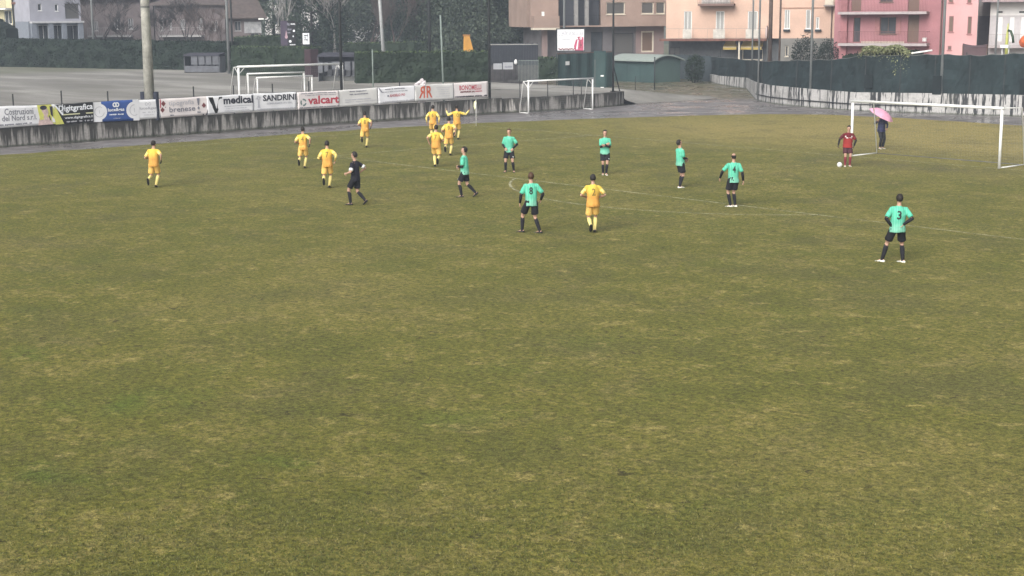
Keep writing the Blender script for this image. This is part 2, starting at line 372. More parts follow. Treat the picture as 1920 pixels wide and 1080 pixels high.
# ------------------------------------------------------------------ concrete walls with rain streaks
def wall_strip(name, path, h0, h1, th, m, parent, z0=-.04):
    """vertical wall along path; heights h0..h1 are lists; the inner side is to the left of the direction of travel"""
    P = []; 
    for a, b in zip(range(len(path)-1), range(1, len(path))):
        n = max(1, int(math.dist(path[a], path[b])/.8))
        for i in range(n):
            t = i/n; P.append((path[a][0]+(path[b][0]-path[a][0])*t, path[a][1]+(path[b][1]-path[a][1])*t, h1[a]+(h1[b]-h1[a])*t))
    P.append((*path[-1], h1[-1])); bm = bmesh.new(); uvl = bm.loops.layers.uv.new('uv'); L = 0; rows = []
    for i, (x, y, h) in enumerate(P):
        q = P[min(i+1, len(P)-1)]; p = P[max(i-1, 0)]; t = Vector((q[0]-p[0], q[1]-p[1], 0)).normalized(); nn = Vector((-t.y, t.x, 0))*th
        if i: L += math.dist(P[i][:2], P[i-1][:2])
        rows.append(([bm.verts.new((x, y, z0)), bm.verts.new((x, y, h)), bm.verts.new((x+nn.x, y+nn.y, h)), bm.verts.new((x+nn.x, y+nn.y, z0))], L, h))
    for (a, la, ha), (b, lb, hb) in zip(rows, rows[1:]):
        for k in range(3):
            f = bm.faces.new((a[k], b[k], b[k+1], a[k+1]))
            vv = [(0, ha), (ha, ha+.2), (ha+.2, 0)][k]; vb = [(0, hb), (hb, hb+.2), (hb+.2, 0)][k]
            for lp, uvv in zip(f.loops, ((la, vv[0]), (lb, vb[0]), (lb, vb[1]), (la, vv[1]))): lp[uvl].uv = uvv
    for (r, l, h), fl in ((rows[0], 1), (rows[-1], 0)):
        f = bm.faces.new(r if fl else r[::-1])
        for lp in f.loops: lp[uvl].uv = (l+lp.vert.co.x*.7, lp.vert.co.z)
    bmesh.ops.recalc_face_normals(bm, faces=bm.faces)
    me = bpy.data.meshes.new(name); bm.to_mesh(me); bm.free(); me.materials.append(m)
    o = bpy.data.objects.new(name, me); COL.objects.link(o)
    if parent: o.parent = parent
    return o
MWALL = streak_mat('stained_concrete', (.05, .047, .042, 1), (.36, .34, .32, 1), 2.2, .43, .53, .13)
WPATH = [(-3.2,-62),(-4.6,-40),(-5.7,-26),(-6.65,-14.5),(-7.35,-5),(-7.42,8.3)]
WH = [.96, .96, .95, .93, .92, .95]
w = thing('boundary_wall', 'low grey concrete wall streaked with rain stains, carrying the row of advertising banners', 'wall')
wall_strip('wall_panel', WPATH, None, WH, .3, MWALL, w)
w2 = thing('retaining_wall', 'low stained concrete wall without banners, behind the small white goal', 'wall')
wall_strip('wall_panel', [(-7.62,8.36),(-7.3,9.1),(-6.75,9.9),(-6.5,15.4),(-6.9,18.0),(-7.6,19.6),(-9.2,20.2)], None, [.88,.88,.9,.93,.95,.93,.9], .3, MWALL, w2)

RW = [(-34,56),(-22.6,46.2),(-15.2,41.5),(-10.2,36.1),(-4.4,29.9),(-1.2,27.6),(2.6,26.1),(7.8,25.05),(12.6,26.1),(18.4,27.6),(30,30),(50,34)]
RH = [.6,.75,.92,1.07,1.27,1.26,1.25,1.19,1.26,1.3,1.3,1.3]
MRW = streak_mat('whitewashed_streaked_concrete', (.035, .037, .04, 1), (.44, .43, .42, 1), 2.7, .452, .478, .006, .03)
w3 = thing('streaked_wall', 'long whitewashed wall with black rain streaks, behind the big goal, under the green windscreen', 'wall')
wall_strip('wall_panel', RW, None, RH, .3, MRW, w3)
pm = MB(); pp = [(x*1., y-.06, min(.55, .45)) for x, y in RW[4:9]]
pm.tube(pp, .035, 6).build('pipe', DSTEEL, w3)

def on_path(path, px, off=0.0, z=1.5):
    """where the column of pixels px meets the wall line; returns point and direction"""
    for _ in range(1):
        r = atd(px, 1, 0, 200) - Vector((CAMP.x, CAMP.y, 0)); best = None
        for a, b in zip(path, path[1:]):
            a = Vector(a[:2]); b = Vector(b[:2]); e = b-a; c = Vector((CAMP.x, CAMP.y)) - a; rr = Vector((r.x, r.y))
            den = e.x*(-rr.y) + rr.x*e.y
            if abs(den) < 1e-9: continue
            s = (c.x*(-rr.y) + rr.x*c.y)/den; t = (e.x*c.y - e.y*c.x)/den
            if -1e-4 <= s <= 1.0001 and t > 0:
                t_dir = e.normalized(); nrm = Vector((t_dir.y, -t_dir.x)); p = a+e*s+nrm*off
                if best is None or t < best[0]: best = (t, Vector((p.x, p.y, 0)), Vector((t_dir.x, t_dir.y, 0)))
    return (best[1], best[2]) if best else (None, None)

# ------------------------------------------------------------------ lettering
def text_mb(s, x0, x1, z0, z1, bold=0., mirror=False, shear=0.):
    """flat lettering filling the box x0..x1, z0..z1 (plane y = 0)"""
    cu = bpy.data.curves.new('lettering', 'FONT'); cu.body = s; cu.offset = bold; cu.resolution_u = 2; cu.shear = shear
    o = bpy.data.objects.new('lettering', cu); COL.objects.link(o); bpy.context.view_layer.update()
    me = bpy.data.meshes.new_from_object(o.evaluated_get(bpy.context.evaluated_depsgraph_get()))
    bpy.data.objects.remove(o); bpy.data.curves.remove(cu)
    vs = np.array([v.co[:] for v in me.vertices]); fs = [tuple(p.vertices) for p in me.polygons]; bpy.data.meshes.remove(me)
    lo, hi = vs.min(0), vs.max(0); sx = (x1-x0)/(hi[0]-lo[0]); sz = (z1-z0)/(hi[1]-lo[1])
    xs = (vs[:,0]-lo[0])*sx; xs = (x1-xs) if mirror else (x0+xs)
    return MB().add([(float(x), 0., float(z0+(v-lo[1])*sz)) for x, v in zip(xs, vs[:,1])], fs)
def disc(cx, cz, r, r2=0, n=24, y=0, sx=1, a0=0, a1=360):
    mb = MB(); K = n if a1-a0 >= 360 else n
    A = [math.radians(a0+(a1-a0)*i/K) for i in range(K+1)]
    for a, b in zip(A, A[1:]):
        mb.quad((cx+r*sx*math.cos(a), y, cz+r*math.sin(a)), (cx+r*sx*math.cos(b), y, cz+r*math.sin(b)), (cx+r2*sx*math.cos(b), y, cz+r2*math.sin(b)), (cx+r2*sx*math.cos(a), y, cz+r2*math.sin(a)))
    return mb
def poly(pts, y=0): return MB().add([(x, y, z) for x, z in pts], [tuple(range(len(pts)))])
def join(*mbs):
    m = MB()
    for q in mbs: m.add(q.v, q.f)
    return m
INK = M('banner_ink_dark', (.035, .035, .05), .5, .1); INKG = M('banner_ink_grey', (.22, .22, .26), .5, .1)
INKR = M('banner_ink_red', (.50, .06, .09), .5, .1); INKO = M('banner_ink_orange', (.62, .13, .07), .5, .1)
INKN = M('banner_ink_brown', (.20, .06, .06), .5, .1); INKW = M('banner_ink_white', (.82, .84, .88), .5, .06)
INKB = M('banner_ink_blue', (.045, .10, .32), .5, .12); INKY = M('banner_ink_yellow', (.66, .66, .16), .5, .12)
INKP = M('banner_ink_pale_grey', (.50, .50, .54), .5, .1); INKK = M('banner_ink_black', (.018, .018, .02), .5, .1)
PVC = M('white_vinyl', (.80, .80, .82), .5, .05, 1, 6); PVCG = M('grey_white_vinyl', (.66, .65, .63), .5, .05, 1, 6)
PVCP = M('pinkish_vinyl', (.78, .72, .71), .5, .05, 1, 6)
def fuzz(x0, x1, z0, z1, seed, gap=.35):
    """small print too fine to read: broken strokes"""
    r = random.Random(seed); mb = MB(); x = x0; h = z1-z0
    while x < x1:
        w_ = h*r.uniform(.35, 1.1); k = r.random()
        if k > gap*.5:
            a = z0 + (0 if k > .5 else h*.15); mb.quad((x,0,a), (min(x+w_*.8,x1),0,a), (min(x+w_*.8,x1),0,z1-h*r.uniform(0,.3)), (x,0,z1-h*r.uniform(0,.3)))
        x += w_
    return mb
def banner(xa, xb, ta, tb, ba, bb, label, vinyl, items, off=.05):
    """xa, xb: pixel columns of the ends; t?, b?: pixel rows of top and bottom at each end"""
    A, _ = on_path(WPATH, xa, off); B, _ = on_path(WPATH, xb, off)
    za1, zb1, za0, zb0 = zat(A, ta), zat(B, tb), zat(A, ba), zat(B, bb)
    L = (B-A).length; rz = math.atan2(B.y-A.y, B.x-A.x); H = (za1-za0+zb1-zb0)/2
    root = thing('advertising_banner', label, 'banner', A + Vector((0, 0, 0)), rz, 'advertising banners along the concrete wall')
    sd_ = hash(label) % 100 if False else int(xa)
    def warp(x, y, z):
        t = max(0, min(1, x/L)); s = z/H
        zz = za0+(zb0-za0)*t + s*((za1-za0)+((zb1-za1)-(zb0-za0))*t)
        wv = .018*math.sin(x*2.3+sd_) * math.sin(s*2.2+.4) + .010*math.sin(x*6.1+s*3+sd_)
        sag = -.018*abs(math.sin(x*1.35+sd_))*s
        return (x, y+wv, zz+sag)
    n = max(8, int(L/.12)); nz = 8; mb = MB(); vs = []
    for k in (0, 1):
        for j in range(nz+1):
            for i in range(n+1): vs.append(warp(L*i/n, .004*k, H*j/nz))
    o = (n+1)*(nz+1); fs = []
    for j in range(nz):
        for i in range(n):
            a = j*(n+1)+i; fs.append((a, a+1, a+n+2, a+n+1)); fs.append((o+a, o+a+n+1, o+a+n+2, o+a+1))
    for i in range(n):
        fs.append((i, o+i, o+i+1, i+1)); a = nz*(n+1)+i; fs.append((a, a+1, o+a+1, o+a))
    for j in range(nz):
        a = j*(n+1); fs.append((a, a+n+1, o+a+n+1, o+a)); a += n; fs.append((a, o+a, o+a+n+1, a+n+1))
    mb.add(vs, fs).build('vinyl_sheet', vinyl, root, True, merge=False)
    for i, (nm, g, mt) in enumerate(items(L, H)):
        g.v = [warp(x, y-.008-.0035*i, z) for x, y, z in g.v]; g.build(nm, mt, root, merge=False)
    return root

def b_cos(L, H):
    r = [('lettering', text_mb('Costruzioni', L*.24, L*.61, H*.58, H*.88, .01), INKG),
         ('lettering', text_mb('del Nord s.r.l.', L*.205, L*.65, H*.30, H*.56, .01), INKG),
         ('lettering', fuzz(L*.10, L*.58, H*.10, H*.18, 4), INKG),
         ('printed_picture', poly([(L*.66,H*1.),(L*.84,H*1.),(L*1.,0),(L*.70,0)]), INKY),
         ('printed_picture', join(disc(L*.755,H*.62,H*.24,sx=.75), poly([(L*.66,0),(L*.69,H*.42),(L*.77,H*.45),(L*.82,H*.3),(L*.86,0)])), M('banner_print_skin', (.62,.47,.44), .5, .3, 6, 30)),
         ('printed_picture', join(disc(L*.74,H*.86,H*.11,sx=1.6), poly([(L*.82,H*.92),(L*.86,H*.9),(L*.855,H*.35),(L*.83,H*.5)]), poly([(L*.69,H*.62),(L*.70,H*.66),(L*.735,H*.40),(L*.725,H*.38)]), poly([(L*.80,H*.45),(L*.815,H*.45),(L*.83,H*.2),(L*.815,H*.22)])), INK)]
    return r
def b_dig(L, H):
    return [('printed_picture', poly([(0,H),(0,0),(L*.22,0)]), INKY), ('lettering', text_mb('Digitgrafica', L*.10, L*.99, H*.56, H*.95, .025), INKW),
            ('printed_line', MB().quad((L*.20,0,H*.44),(L*.99,0,H*.44),(L*.99,0,H*.50),(L*.20,0,H*.50)), M('banner_ink_pale_yellow', (.66,.66,.42), .5, .1)),
            ('printed_picture', poly([(-L*.02,H*.97),(L*.03,H*.97),(L*.22,H*.50),(L*.18,H*.44)]), INKW),
            ('lettering', text_mb('www.digitgrafica.it', L*.24, L*.98, H*.21, H*.37, .012), INKW),
            ('lettering', fuzz(L*.28, L*.98, H*.06, H*.14, 9), INKP)]
def b_blue(L, H):
    return [('printed_picture', join(poly([(0,0),(L*.20,0),(L*.20,H),(0,H)]), disc(L*.16,H*.5,H*.40)), PVC),
            ('printed_picture', join(disc(L*.155,H*.5,H*.27,H*.24), MB().quad((L*.15,0,H*.42),(L*.16,0,H*.42),(L*.16,0,H*.58),(L*.15,0,H*.58))), INKP),
            ('printed_picture', join(poly([(L*.87,0),(L,0),(L,H),(L*.87,H)]), disc(L*.88,H*.5,H*.40)), PVC),
            ('printed_picture', join(disc(L*.90,H*.5,H*.27,H*.24), MB().quad((L*.895,0,H*.40),(L*.905,0,H*.40),(L*.905,0,H*.6),(L*.895,0,H*.6))), INKP),
            ('emblem', join(disc(L*.475,H*.80,H*.12,H*.055), disc(L*.53,H*.80,H*.12,H*.055)), INKW),
            ('lettering', text_mb('luce&gas', L*.33, L*.68, H*.44, H*.65, .03), INKW),
            ('lettering', fuzz(L*.36, L*.66, H*.30, H*.37, 12, .2), INKW), ('lettering', fuzz(L*.44, L*.58, H*.13, H*.17, 13), INKP)]
def b_lg2(L, H):
    return [('emblem', join(disc(L*.42,H*.78,H*.08,H*.055), disc(L*.55,H*.78,H*.08,H*.055)), INKP),
            ('lettering', text_mb('luce&gas', L*.14, L*.82, H*.46, H*.64, .02), INKP),
            ('lettering', fuzz(L*.25, L*.75, H*.33, H*.38, 5), INKP), ('lettering', fuzz(L*.3, L*.7, H*.2, H*.24, 6), INKP)]
def b_tip(L, H):
    dm = lambda x, z, r: poly([(x-r,z),(x,z-r*1.1),(x+r,z),(x,z+r*1.1)])
    return [('emblem', join(dm(L*.08,H*.74,H*.14), dm(L*.055,H*.42,H*.13), dm(L*.12,H*.55,H*.03)), INKN),
            ('printed_line', poly([(L*.01,H*.98),(L*.03,H*.98),(L*.03,H*.55),(L*.01,H*.5)]), INKR),
            ('lettering', text_mb('tipografia', L*.18, L*.70, H*.55, H*.88, .0), INKP),
            ('lettering', text_mb('brenese', L*.19, L*.72, H*.27, H*.56, .012), INKG),
            ('lettering', fuzz(L*.20, L*.28, H*.08, H*.16, 31, 0), INKG),
            ('printed_picture', join(poly([(L*.76,H*.92),(L*.82,H*.92),(L*.80,H*.55),(L*.78,H*.55)]), dm(L*.79,H*.40,H*.08), fuzz(L*.76,L*.83,H*.14,H*.22,2,0)), INKG),
            ('printed_picture', join(dm(L*.90,H*.52,H*.13), ), INKN),
            ('printed_picture', join(poly([(L*.93,0),(L*.97,0),(L*.975,H*.3),(L*.955,H*.12)]), poly([(L*.86,0),(L*.9,0),(L*.88,H*.08)])), INK)]
def b_med(L, H):
    return [('lettering', poly([(L*.03,H*.93),(L*.13,H*.93),(L*.195,H*.28),(L*.255,H*.93),(L*.33,H*.93),(L*.21,H*.05),(L*.165,H*.05)]), INKK),
            ('lettering', text_mb('medical', L*.35, L*.985, H*.50, H*.93, .035), INK),
            ('lettering', fuzz(L*.36, L*.96, H*.36, H*.41, 41), INKP), ('lettering', fuzz(L*.36, L*.85, H*.24, H*.28, 42), INKP), ('lettering', fuzz(L*.36, L*.9, H*.12, H*.16, 43), INKP)]
def b_san(L, H):
    return [('lettering', text_mb('SANDRINI', L*.22, L*.995, H*.55, H*.90, .03), INK),
            ('lettering', text_mb('SERRAMENTI SRL', L*.30, L*.92, H*.36, H*.46, .02), INKP),
            ('lettering', fuzz(L*.06, L*.97, H*.09, H*.14, 52, .2), INKP),
            ('printed_picture', join(disc(L*.12,H*.74,H*.12,H*.07), poly([(L*.09,H*.2),(L*.15,H*.2),(L*.13,H*.64),(L*.11,H*.64)]), poly([(L*.06,H*.66),(L*.18,H*.78),(L*.17,H*.82),(L*.05,H*.7)])), INKP)]
def b_val(L, H):
    rec = join(*[disc(L*.135,H*.40,H*.22,H*.13,8,0,1,a,a+85) for a in (20,140,260)])
    return [('emblem', rec, M('banner_ink_slate_green', (.16,.24,.23), .5, .1)),
            ('lettering', text_mb('valcart', L*.24, L*.99, H*.26, H*.74, .028), INKR),
            ('lettering', fuzz(L*.08, L*.92, H*.88, H*.94, 61, .2), INKG), ('lettering', fuzz(L*.16, L*.92, H*.77, H*.81, 62), INKG),
            ('lettering', fuzz(L*.04, L*.99, H*.07, H*.13, 63, .2), INKG)]
def b_gry(L, H):
    return [('lettering', fuzz(L*.28, L*.70, H*.83, H*.91, 71, .2), INKG), ('lettering', fuzz(L*.28, L*.74, H*.66, H*.74, 72, .15), INKG),
            ('lettering', fuzz(L*.16, L*.8, H*.36, H*.42, 73), INKP), ('lettering', fuzz(L*.16, L*.95, H*.24, H*.29, 74), INKP), ('lettering', fuzz(L*.5, L*.75, H*.10, H*.15, 75), INKP)]
def b_ang(L, H):
    return [('lettering', fuzz(L*.18, L*.72, H*.83, H*.90, 81, .2), INKG), ('lettering', fuzz(L*.10, L*.80, H*.68, H*.73, 82), INKG),
            ('lettering', text_mb('ANGELO PO', L*.30, L*.72, H*.38, H*.54, .02), INKR), ('printed_picture', disc(L*.26,H*.46,H*.06), INKG),
            ('lettering', fuzz(L*.12, L*.95, H*.08, H*.14, 83), INKP), ('printed_line', poly([(L*.0,H*.98),(L*.03,H*.98),(L*.12,H*.7),(L*.09,H*.68)]), INKG)]
def b_rr(L, H):
    return [('lettering', text_mb('R', L*.10, L*.255, H*.18, H*.92, .02, True), INKO), ('lettering', text_mb('R', L*.295, L*.45, H*.18, H*.92, .02), INKO),
            ('lettering', fuzz(L*.08, L*.44, H*.05, H*.11, 91, .2), INKP)] + \
           [('lettering', fuzz(L*(.54+.03*(k%2)), L*(.93-.04*(k%3)), H*(.75-.13*k), H*(.79-.13*k), 92+k), INKP) for k in range(5)]
def b_red(L, H):
    return [('lettering', text_mb('BONOMELLI', L*.16, L*.80, H*.50, H*.82, .02), INKR), ('lettering', fuzz(L*.18, L*.60, H*.33, H*.46, 101, .3), INKN),
            ('lettering', fuzz(L*.62, L*.83, H*.36, H*.44, 102, .0), INKR), ('lettering', fuzz(L*.04, L*.97, H*.05, H*.15, 103, .1), INK)]
banner(-30, 117, 200, 195, 242.5, 231, 'white banner reading Costruzioni del Nord with a yellow picture at its right end', PVC, b_cos)
banner(101, 173, 196, 191.2, 233.5, 228.5, 'black banner with pale lettering and a web address, beside the blue banner', INKK, b_dig, .075)
banner(171, 259, 191.5, 185.5, 229, 225.5, 'blue banner with white linked rings between two white circles', INKB, b_blue, .055)
banner(254, 300, 188, 185, 224.5, 221.5, 'small white banner with pale luce&gas print, right of the blue banner', PVC, b_lg2, .045)
banner(298, 390, 185.2, 180, 222, 214.8, 'pinkish banner with dark diamonds reading tipografia brenese', PVCP, b_tip)
banner(387, 474.5, 180, 175.3, 215, 209, 'white banner with a large black V and the word medical', PVC, b_med, .06)
banner(474, 555, 175.3, 172, 209, 205, 'white banner with dark SANDRINI lettering', PVC, b_san)
banner(557, 635, 172.5, 169, 205.5, 201, 'white banner with red valcart lettering and a ring of arrows', PVCP, b_val, .06)
banner(634.5, 708.5, 169, 163.5, 201, 195.5, 'greyish white banner with faint small grey print only', PVCG, b_gry)
banner(708.5, 778, 164, 159.5, 195.5, 189, 'white banner with a small line of red capitals in its middle', PVC, b_ang)
banner(777, 850, 159.5, 155.3, 190, 186, 'white banner with two large orange letters R back to back', PVCG, b_rr, .06)
banner(850.5, 914, 155.5, 151.7, 184.5, 181.5, 'pinkish banner with dense red print, rightmost of the row', PVCP, b_red, .05)

# fence of thin posts and wires that carries the banners
fence = thing('banner_fence', 'dark wire fence with thin posts on top of the low stained concrete wall', 'fence')
cols = [(27,176),(118,170),(205,171),(366,162),(441,160),(514,157),(582,152),(752,152),(-60,180)]
for px, ty in cols:
    P, _ = on_path(WPATH, px, -.10); h = zat(P, ty)
    MB().tube([(0,0,0),(0,0,h-.9)], .035, 6).build('post', DSTEEL, fence, loc=(P.x, P.y, .9))
wr = MB()
for hh in (1.02, 1.5, 1.98):
    pts_ = []
    for i, (x, y) in enumerate(WPATH): pts_.append((x-.1, y, hh))
    wr.tube(pts_, .012, 4)
wr.build('wire', STEEL, fence)
P0, _ = on_path(WPATH, 918, .0)
f2 = thing('low_rail_fence', 'thin rail fence on the low wall between the banners and the small goal', 'fence')
mb = MB()
path2 = [(-7.5, 8.0), (-7.9, 9.2), (-7.2, 10.2), (-7.0, 15.4), (-7.5, 18.2)]
mb.tube([(x, y, 1.98) for x, y in path2[:4]], .02, 5).tube([(x, y, 1.45) for x, y in path2[:4]], .01, 4); mb.build('rail', STEEL, f2)
for px in (975, 1027, 1075, 1090):
    P, _ = on_path(path2, px, 0)
    if P: MB().tube([(0,0,0),(0,0,1.35)], .03, 6).build('post', DSTEEL, f2, loc=(P.x, P.y, .7))

# ------------------------------------------------------------------ poles and masts
def pole(name, label, P, h, r0, r1, m, lean=(0, 0), group=None, extra=None, cat='pole'):
    o = thing(name, label, cat, P, 0, group)
    MB().tube([(0,0,-.05),(lean[0]*.5,lean[1]*.5,h*.5),(lean[0],lean[1],h)], [r0, (r0+r1)/2, r1], 12).build('shaft', m, o, True)
    if extra: extra(o)
    return o
G_BALL = 'tall ball stop posts round the ground'
def netpost(px, by, label, z=0., h=14, r=.055, m=DSTEEL, P=None, brace=None):
    P = P or gp(px, by, z)
    def ex(o):
        MB().ball((0,0,h+.02), r*1.3, nu=8, nv=5).build('cap', m, o)
        if brace: MB().tube([(0,0,2.2),(brace[0],brace[1],0)], .04, 6).build('brace', m, o)
    return pole('ball_stop_post', label, P, h, r, r*.9, m, group=G_BALL, extra=ex)
def wp(px, path=WPATH, off=-.2, z=.85):
    P, _ = on_path(path, px, off); P.z = z; return P
netpost(0, 0, 'tall dark post rising behind the white valcart banner', P=wp(645), r=.085)
netpost(0, 0, 'tall dark post just right of the last red printed banner', P=wp(922, WPATH), r=.085)
netpost(1160, 172, 'tall dark post at the free end of the low wall right of the small goal', P=Vector((-8.6, 19.5, .5)), r=.075, brace=(-.2, 1.0))
PG = M('grey_galvanised_pole', (.18, .19, .19), .5, .2, .8, 20)
netpost(1409, 167, 'tall grey post, left one of the close pair at the corner of the streaked wall', P=gp(1409, 166), r=.075, m=PG)
netpost(1421, 187, 'tall grey post, right one of the close pair at the corner of the streaked wall', P=gp(1421, 189), r=.075, m=PG)
P_, _ = on_path(RW, 1516, -.12); netpost(0, 0, 'tall grey post in front of the windscreen, left of the big goal', P=P_, r=.085, m=PG)
P_, _ = on_path(RW, 1762, -.12); netpost(0, 0, 'tall grey post in front of the windscreen, behind the crossbar of the big goal', P=P_, r=.09, m=PG)
P_, _ = on_path(RW, 1917, -.12); netpost(0, 0, 'tall dark post in front of the windscreen, rightmost at the edge of the picture', P=P_, r=.06, m=DSTEEL)
# top wires of the ball stop line
tw = MB(); a = wp(645); b = wp(922); c3 = Vector((-8.6, 19.5, .5)); tw.tube([(a.x,a.y,8.2),((a.x+b.x)/2,(a.y+b.y)/2,7.9),(b.x,b.y,8.2)], .02, 4)
tw.tube([(b.x,b.y,8.2),((c3.x+b.x)/2,(c3.y+b.y)/2,7.9),(c3.x,c3.y,8.2)], .02, 4)
tag(tw.build('overhead_wire', STEEL), 'thin wire strung high between the tall dark posts by the banners', 'wire')

CONC = M('pale_weathered_concrete', (.46, .45, .40), .85, .35, 2.2, 14)
def ex1(o):
    PADM = M('dark_pole_padding', (.03, .035, .055), .7, .2)
    for s in (-.36, .36): MB().tube([(s*.76,s*.65,.0),(s*.76,s*.65,1.5)], .15, 10).build('padding', PADM, o)
    MB().tube([(0,0,5.9),(0,0,6.0)], .24, 12).build('band', STEEL, o)
    MB().tube([(-.10,-.12,.2),(-.12,-.14,6.2)], .05, 6).build('cable_duct', DSTEEL, o)
P_ = wp(288, WPATH, -.35, .85); pole('floodlight_mast', 'thick pale weathered mast with dark padding at its foot, behind the banners', P_, 14, .29, .15, CONC, extra=ex1, cat='mast')
def lampx(h):
    def f(o):
        MB().tube([(0,0,h-.1),(-.9,.8,h+.25)], .04, 6).build('arm', STEEL, o); MB().ball((-1.0,.9,h+.22), (.28,.14,.07)).build('lamp_head', WHITE, o, True)
    return f
pole('lamp_post', 'slim grey lamp post at the left of the gravel field, by the dark hedge', gp(178, 125, .88), 13, .13, .08, PG, extra=lampx(13))
pole('lamp_post', 'tall grey lamp post standing at the left end of the clipped hedge', gp(430, 138, .88), 13, .15, .09, PG, extra=lampx(13))
pole('utility_pole', 'dark pole behind the grey lamp post by the clipped hedge', atd(437, 150, .8), 13, .1, .08, DSTEEL)
pole('lamp_post', 'whitish leaning pole rising behind the long clipped hedge', atd(722, 128, .8), 13, .17, .10, M('pale_pole', (.42, .43, .43), .5, .15), lean=(-.35, -.55), extra=lampx(13))
pole('steel_post', 'short greenish steel post with a lamp, behind the orange lettered banner', wp(851, WPATH, -1.0, .85), 5.4, .06, .055, M('greenish_steel', (.20, .24, .22), .5, .2), lean=(-.1,-.1))
pole('steel_post', 'slim green post rising behind the white banner with red capitals', wp(706, WPATH, -.3, .85), 3.4, .04, .04, M('greenish_steel', (.20, .24, .22)))
pole('utility_pole', 'dark utility pole rising behind the long clipped hedge', atd(806, 122, .85), 14, .13, .10, DSTEEL)
pole('utility_pole', 'thick brown wooden pole beside the round traffic mirror', atd(1443, 134, .3), 14, .19, .15, M('old_brown_wood', (.12, .085, .07), .8, .3))
pole('utility_pole', 'slim brown pole right of the thick wooden pole by the streaked wall', atd(1461, 131, .3), 14, .09, .08, M('old_brown_wood', (.12, .085, .07)))
P_, _ = on_path(RW, 1849, .35)
for q, (px, lab) in enumerate(((1850, 'pale post behind the windscreen beside the brown canopy'), (1908, 'dark post behind the windscreen by the orange balloon shape'))):
    P_, _ = on_path(RW, px, -1.2); P_.z = .5; pole('utility_pole', lab, P_, 11, .06, .05, PG if q == 0 else DSTEEL)

# ------------------------------------------------------------------ goals
NETM = M('white_net_cord', (.22, .225, .22), .7, .1)
def net(root, quads, cell=.14, r=.0045):
    """quads: corner lists (a,b,c,d); cords as slim three sided rods"""
    mb = MB()
    for a, b, c, d in quads:
        a, b, c, d = map(Vector, (a, b, c, d))
        n1 = max(2, int(max((b-a).length, (c-d).length)/cell)); n2 = max(2, int(max((d-a).length, (c-b).length)/cell))
        def P(u, v): 
            p = a*(1-u)*(1-v)+b*u*(1-v)+c*u*v+d*(1-u)*v; p = p.copy(); p.z -= .05*math.sin(u*math.pi)*math.sin(v*math.pi); return p
        for i in range(n1+1): mb.tube([P(i/n1, j/4) for j in range(5)], r, 3, cap=False)
        for j in range(n2+1): mb.tube([P(i/6, j/n2) for i in range(7)], r, 3, cap=False)
    mb.build('net', NETM, root, merge=False)
def goal(label, A, B, h, depth, nrm, r=.06, topd=None, braces=False, group=None, nets=True, nr=.0045, tilt=0):
    """A, B posts on the ground; nrm: unit vector pointing behind the goal"""
    A = Vector(A); B = Vector(B); rz = math.atan2(B.y-A.y, B.x-A.x); L = (B-A).length
    root = thing('football_goal', label, 'goal', A, rz, group)
    ex = Vector((math.cos(rz), math.sin(rz), 0)); ey = Vector((-math.sin(rz), math.cos(rz), 0)); s = 1 if ey.dot(Vector(nrm)) > 0 else -1
    topd = depth*.55 if topd is None else topd
    for x in (0, L): MB().tube([(x,0,-.02),(x,tilt*s,h-r)], r, 12).build('goalpost', WHITE, root, True)
    MB().tube([(-r,tilt*s,h),(L+r,tilt*s,h)], r, 12).build('crossbar', WHITE, root, True)
    for x in (0, L):
        MB().tube([(x,0,.03),(x,s*depth,.03)], .03, 8).build('ground_bar', WHITE, root, True)
        MB().tube([(x,tilt*s,h),(x,s*topd,h-.04),(x,s*depth,.03)], .028, 8).build('back_stay', WHITE, root, True)
        if braces:
            q = .45; x2 = x+q if x == 0 else x-q; MB().tube([(x,0,h-q),(x2,0,h)], .022, 6).build('corner_brace', WHITE, root, True)
            MB().tube([(x,0,h-q),(x,s*.5,h-.03)], .022, 6).build('corner_brace', WHITE, root, True)
    MB().tube([(0,s*depth,.02),(L,s*depth,.02)], .018, 8).build('back_bar', STEEL, root, True)
    if nets:
        net(root, [((0,0,h),(L,0,h),(L,s*topd,h-.04),(0,s*topd,h-.04)), ((0,s*topd,h-.04),(L,s*topd,h-.04),(L,s*depth,.05),(0,s*depth,.05)),
                   ((0,0,.05),(0,s*depth,.05),(0,s*topd,h-.05),(0,0,h)), ((L,0,.05),(L,s*depth,.05),(L,s*topd,h-.05),(L,0,h))], r=nr)
    return root
goal('large white goal with the red goalkeeper beside its left post', (26.26,0,0), (33.58,0,0), 2.44, 1.9, (0,1,0), topd=1.5, nr=.0012)
goal('small white goal with corner braces standing before the stained wall', (*gp(991,213)[:2],0), (*gp(1111,205.5)[:2],0), 2.06, .9, (-1,0,0), r=.055, braces=True, nr=.003)
PGo = gp(450, 196, .88)
goal('largest white goal on the gravel field behind the banners', gp(450,203,.88)+Vector((0,0,0)), gp(643,193.5,.88), 2.44, 1.4, (-1,.2,0), r=.065, topd=.6, braces=True, nr=.0025)
ga = goal('small white training goal inside the largest gravel field goal, front one', gp(467,199,.88), gp(572,195,.88), 1.95, .7, (-1,.2,0), r=.05, topd=.2, nets=False, group='small training goals on the gravel')
ga = goal('small white training goal inside the largest gravel field goal, rear one', gp(484,192,.88), gp(586,187,.88), 1.55, .8, (-1,.2,0), r=.05, topd=.2, nets=False, group='small training goals on the gravel')
cf = thing('corner_flag', 'yellowish corner flag on a thin white stick at the far corner', 'corner flag', (.3,-.2,0))
MB().tube([(0,0,-.02),(0,0,1.5)], .016, 6).build('stick', WHITE, cf, True)
fl = MB(); n = 6; vs = []
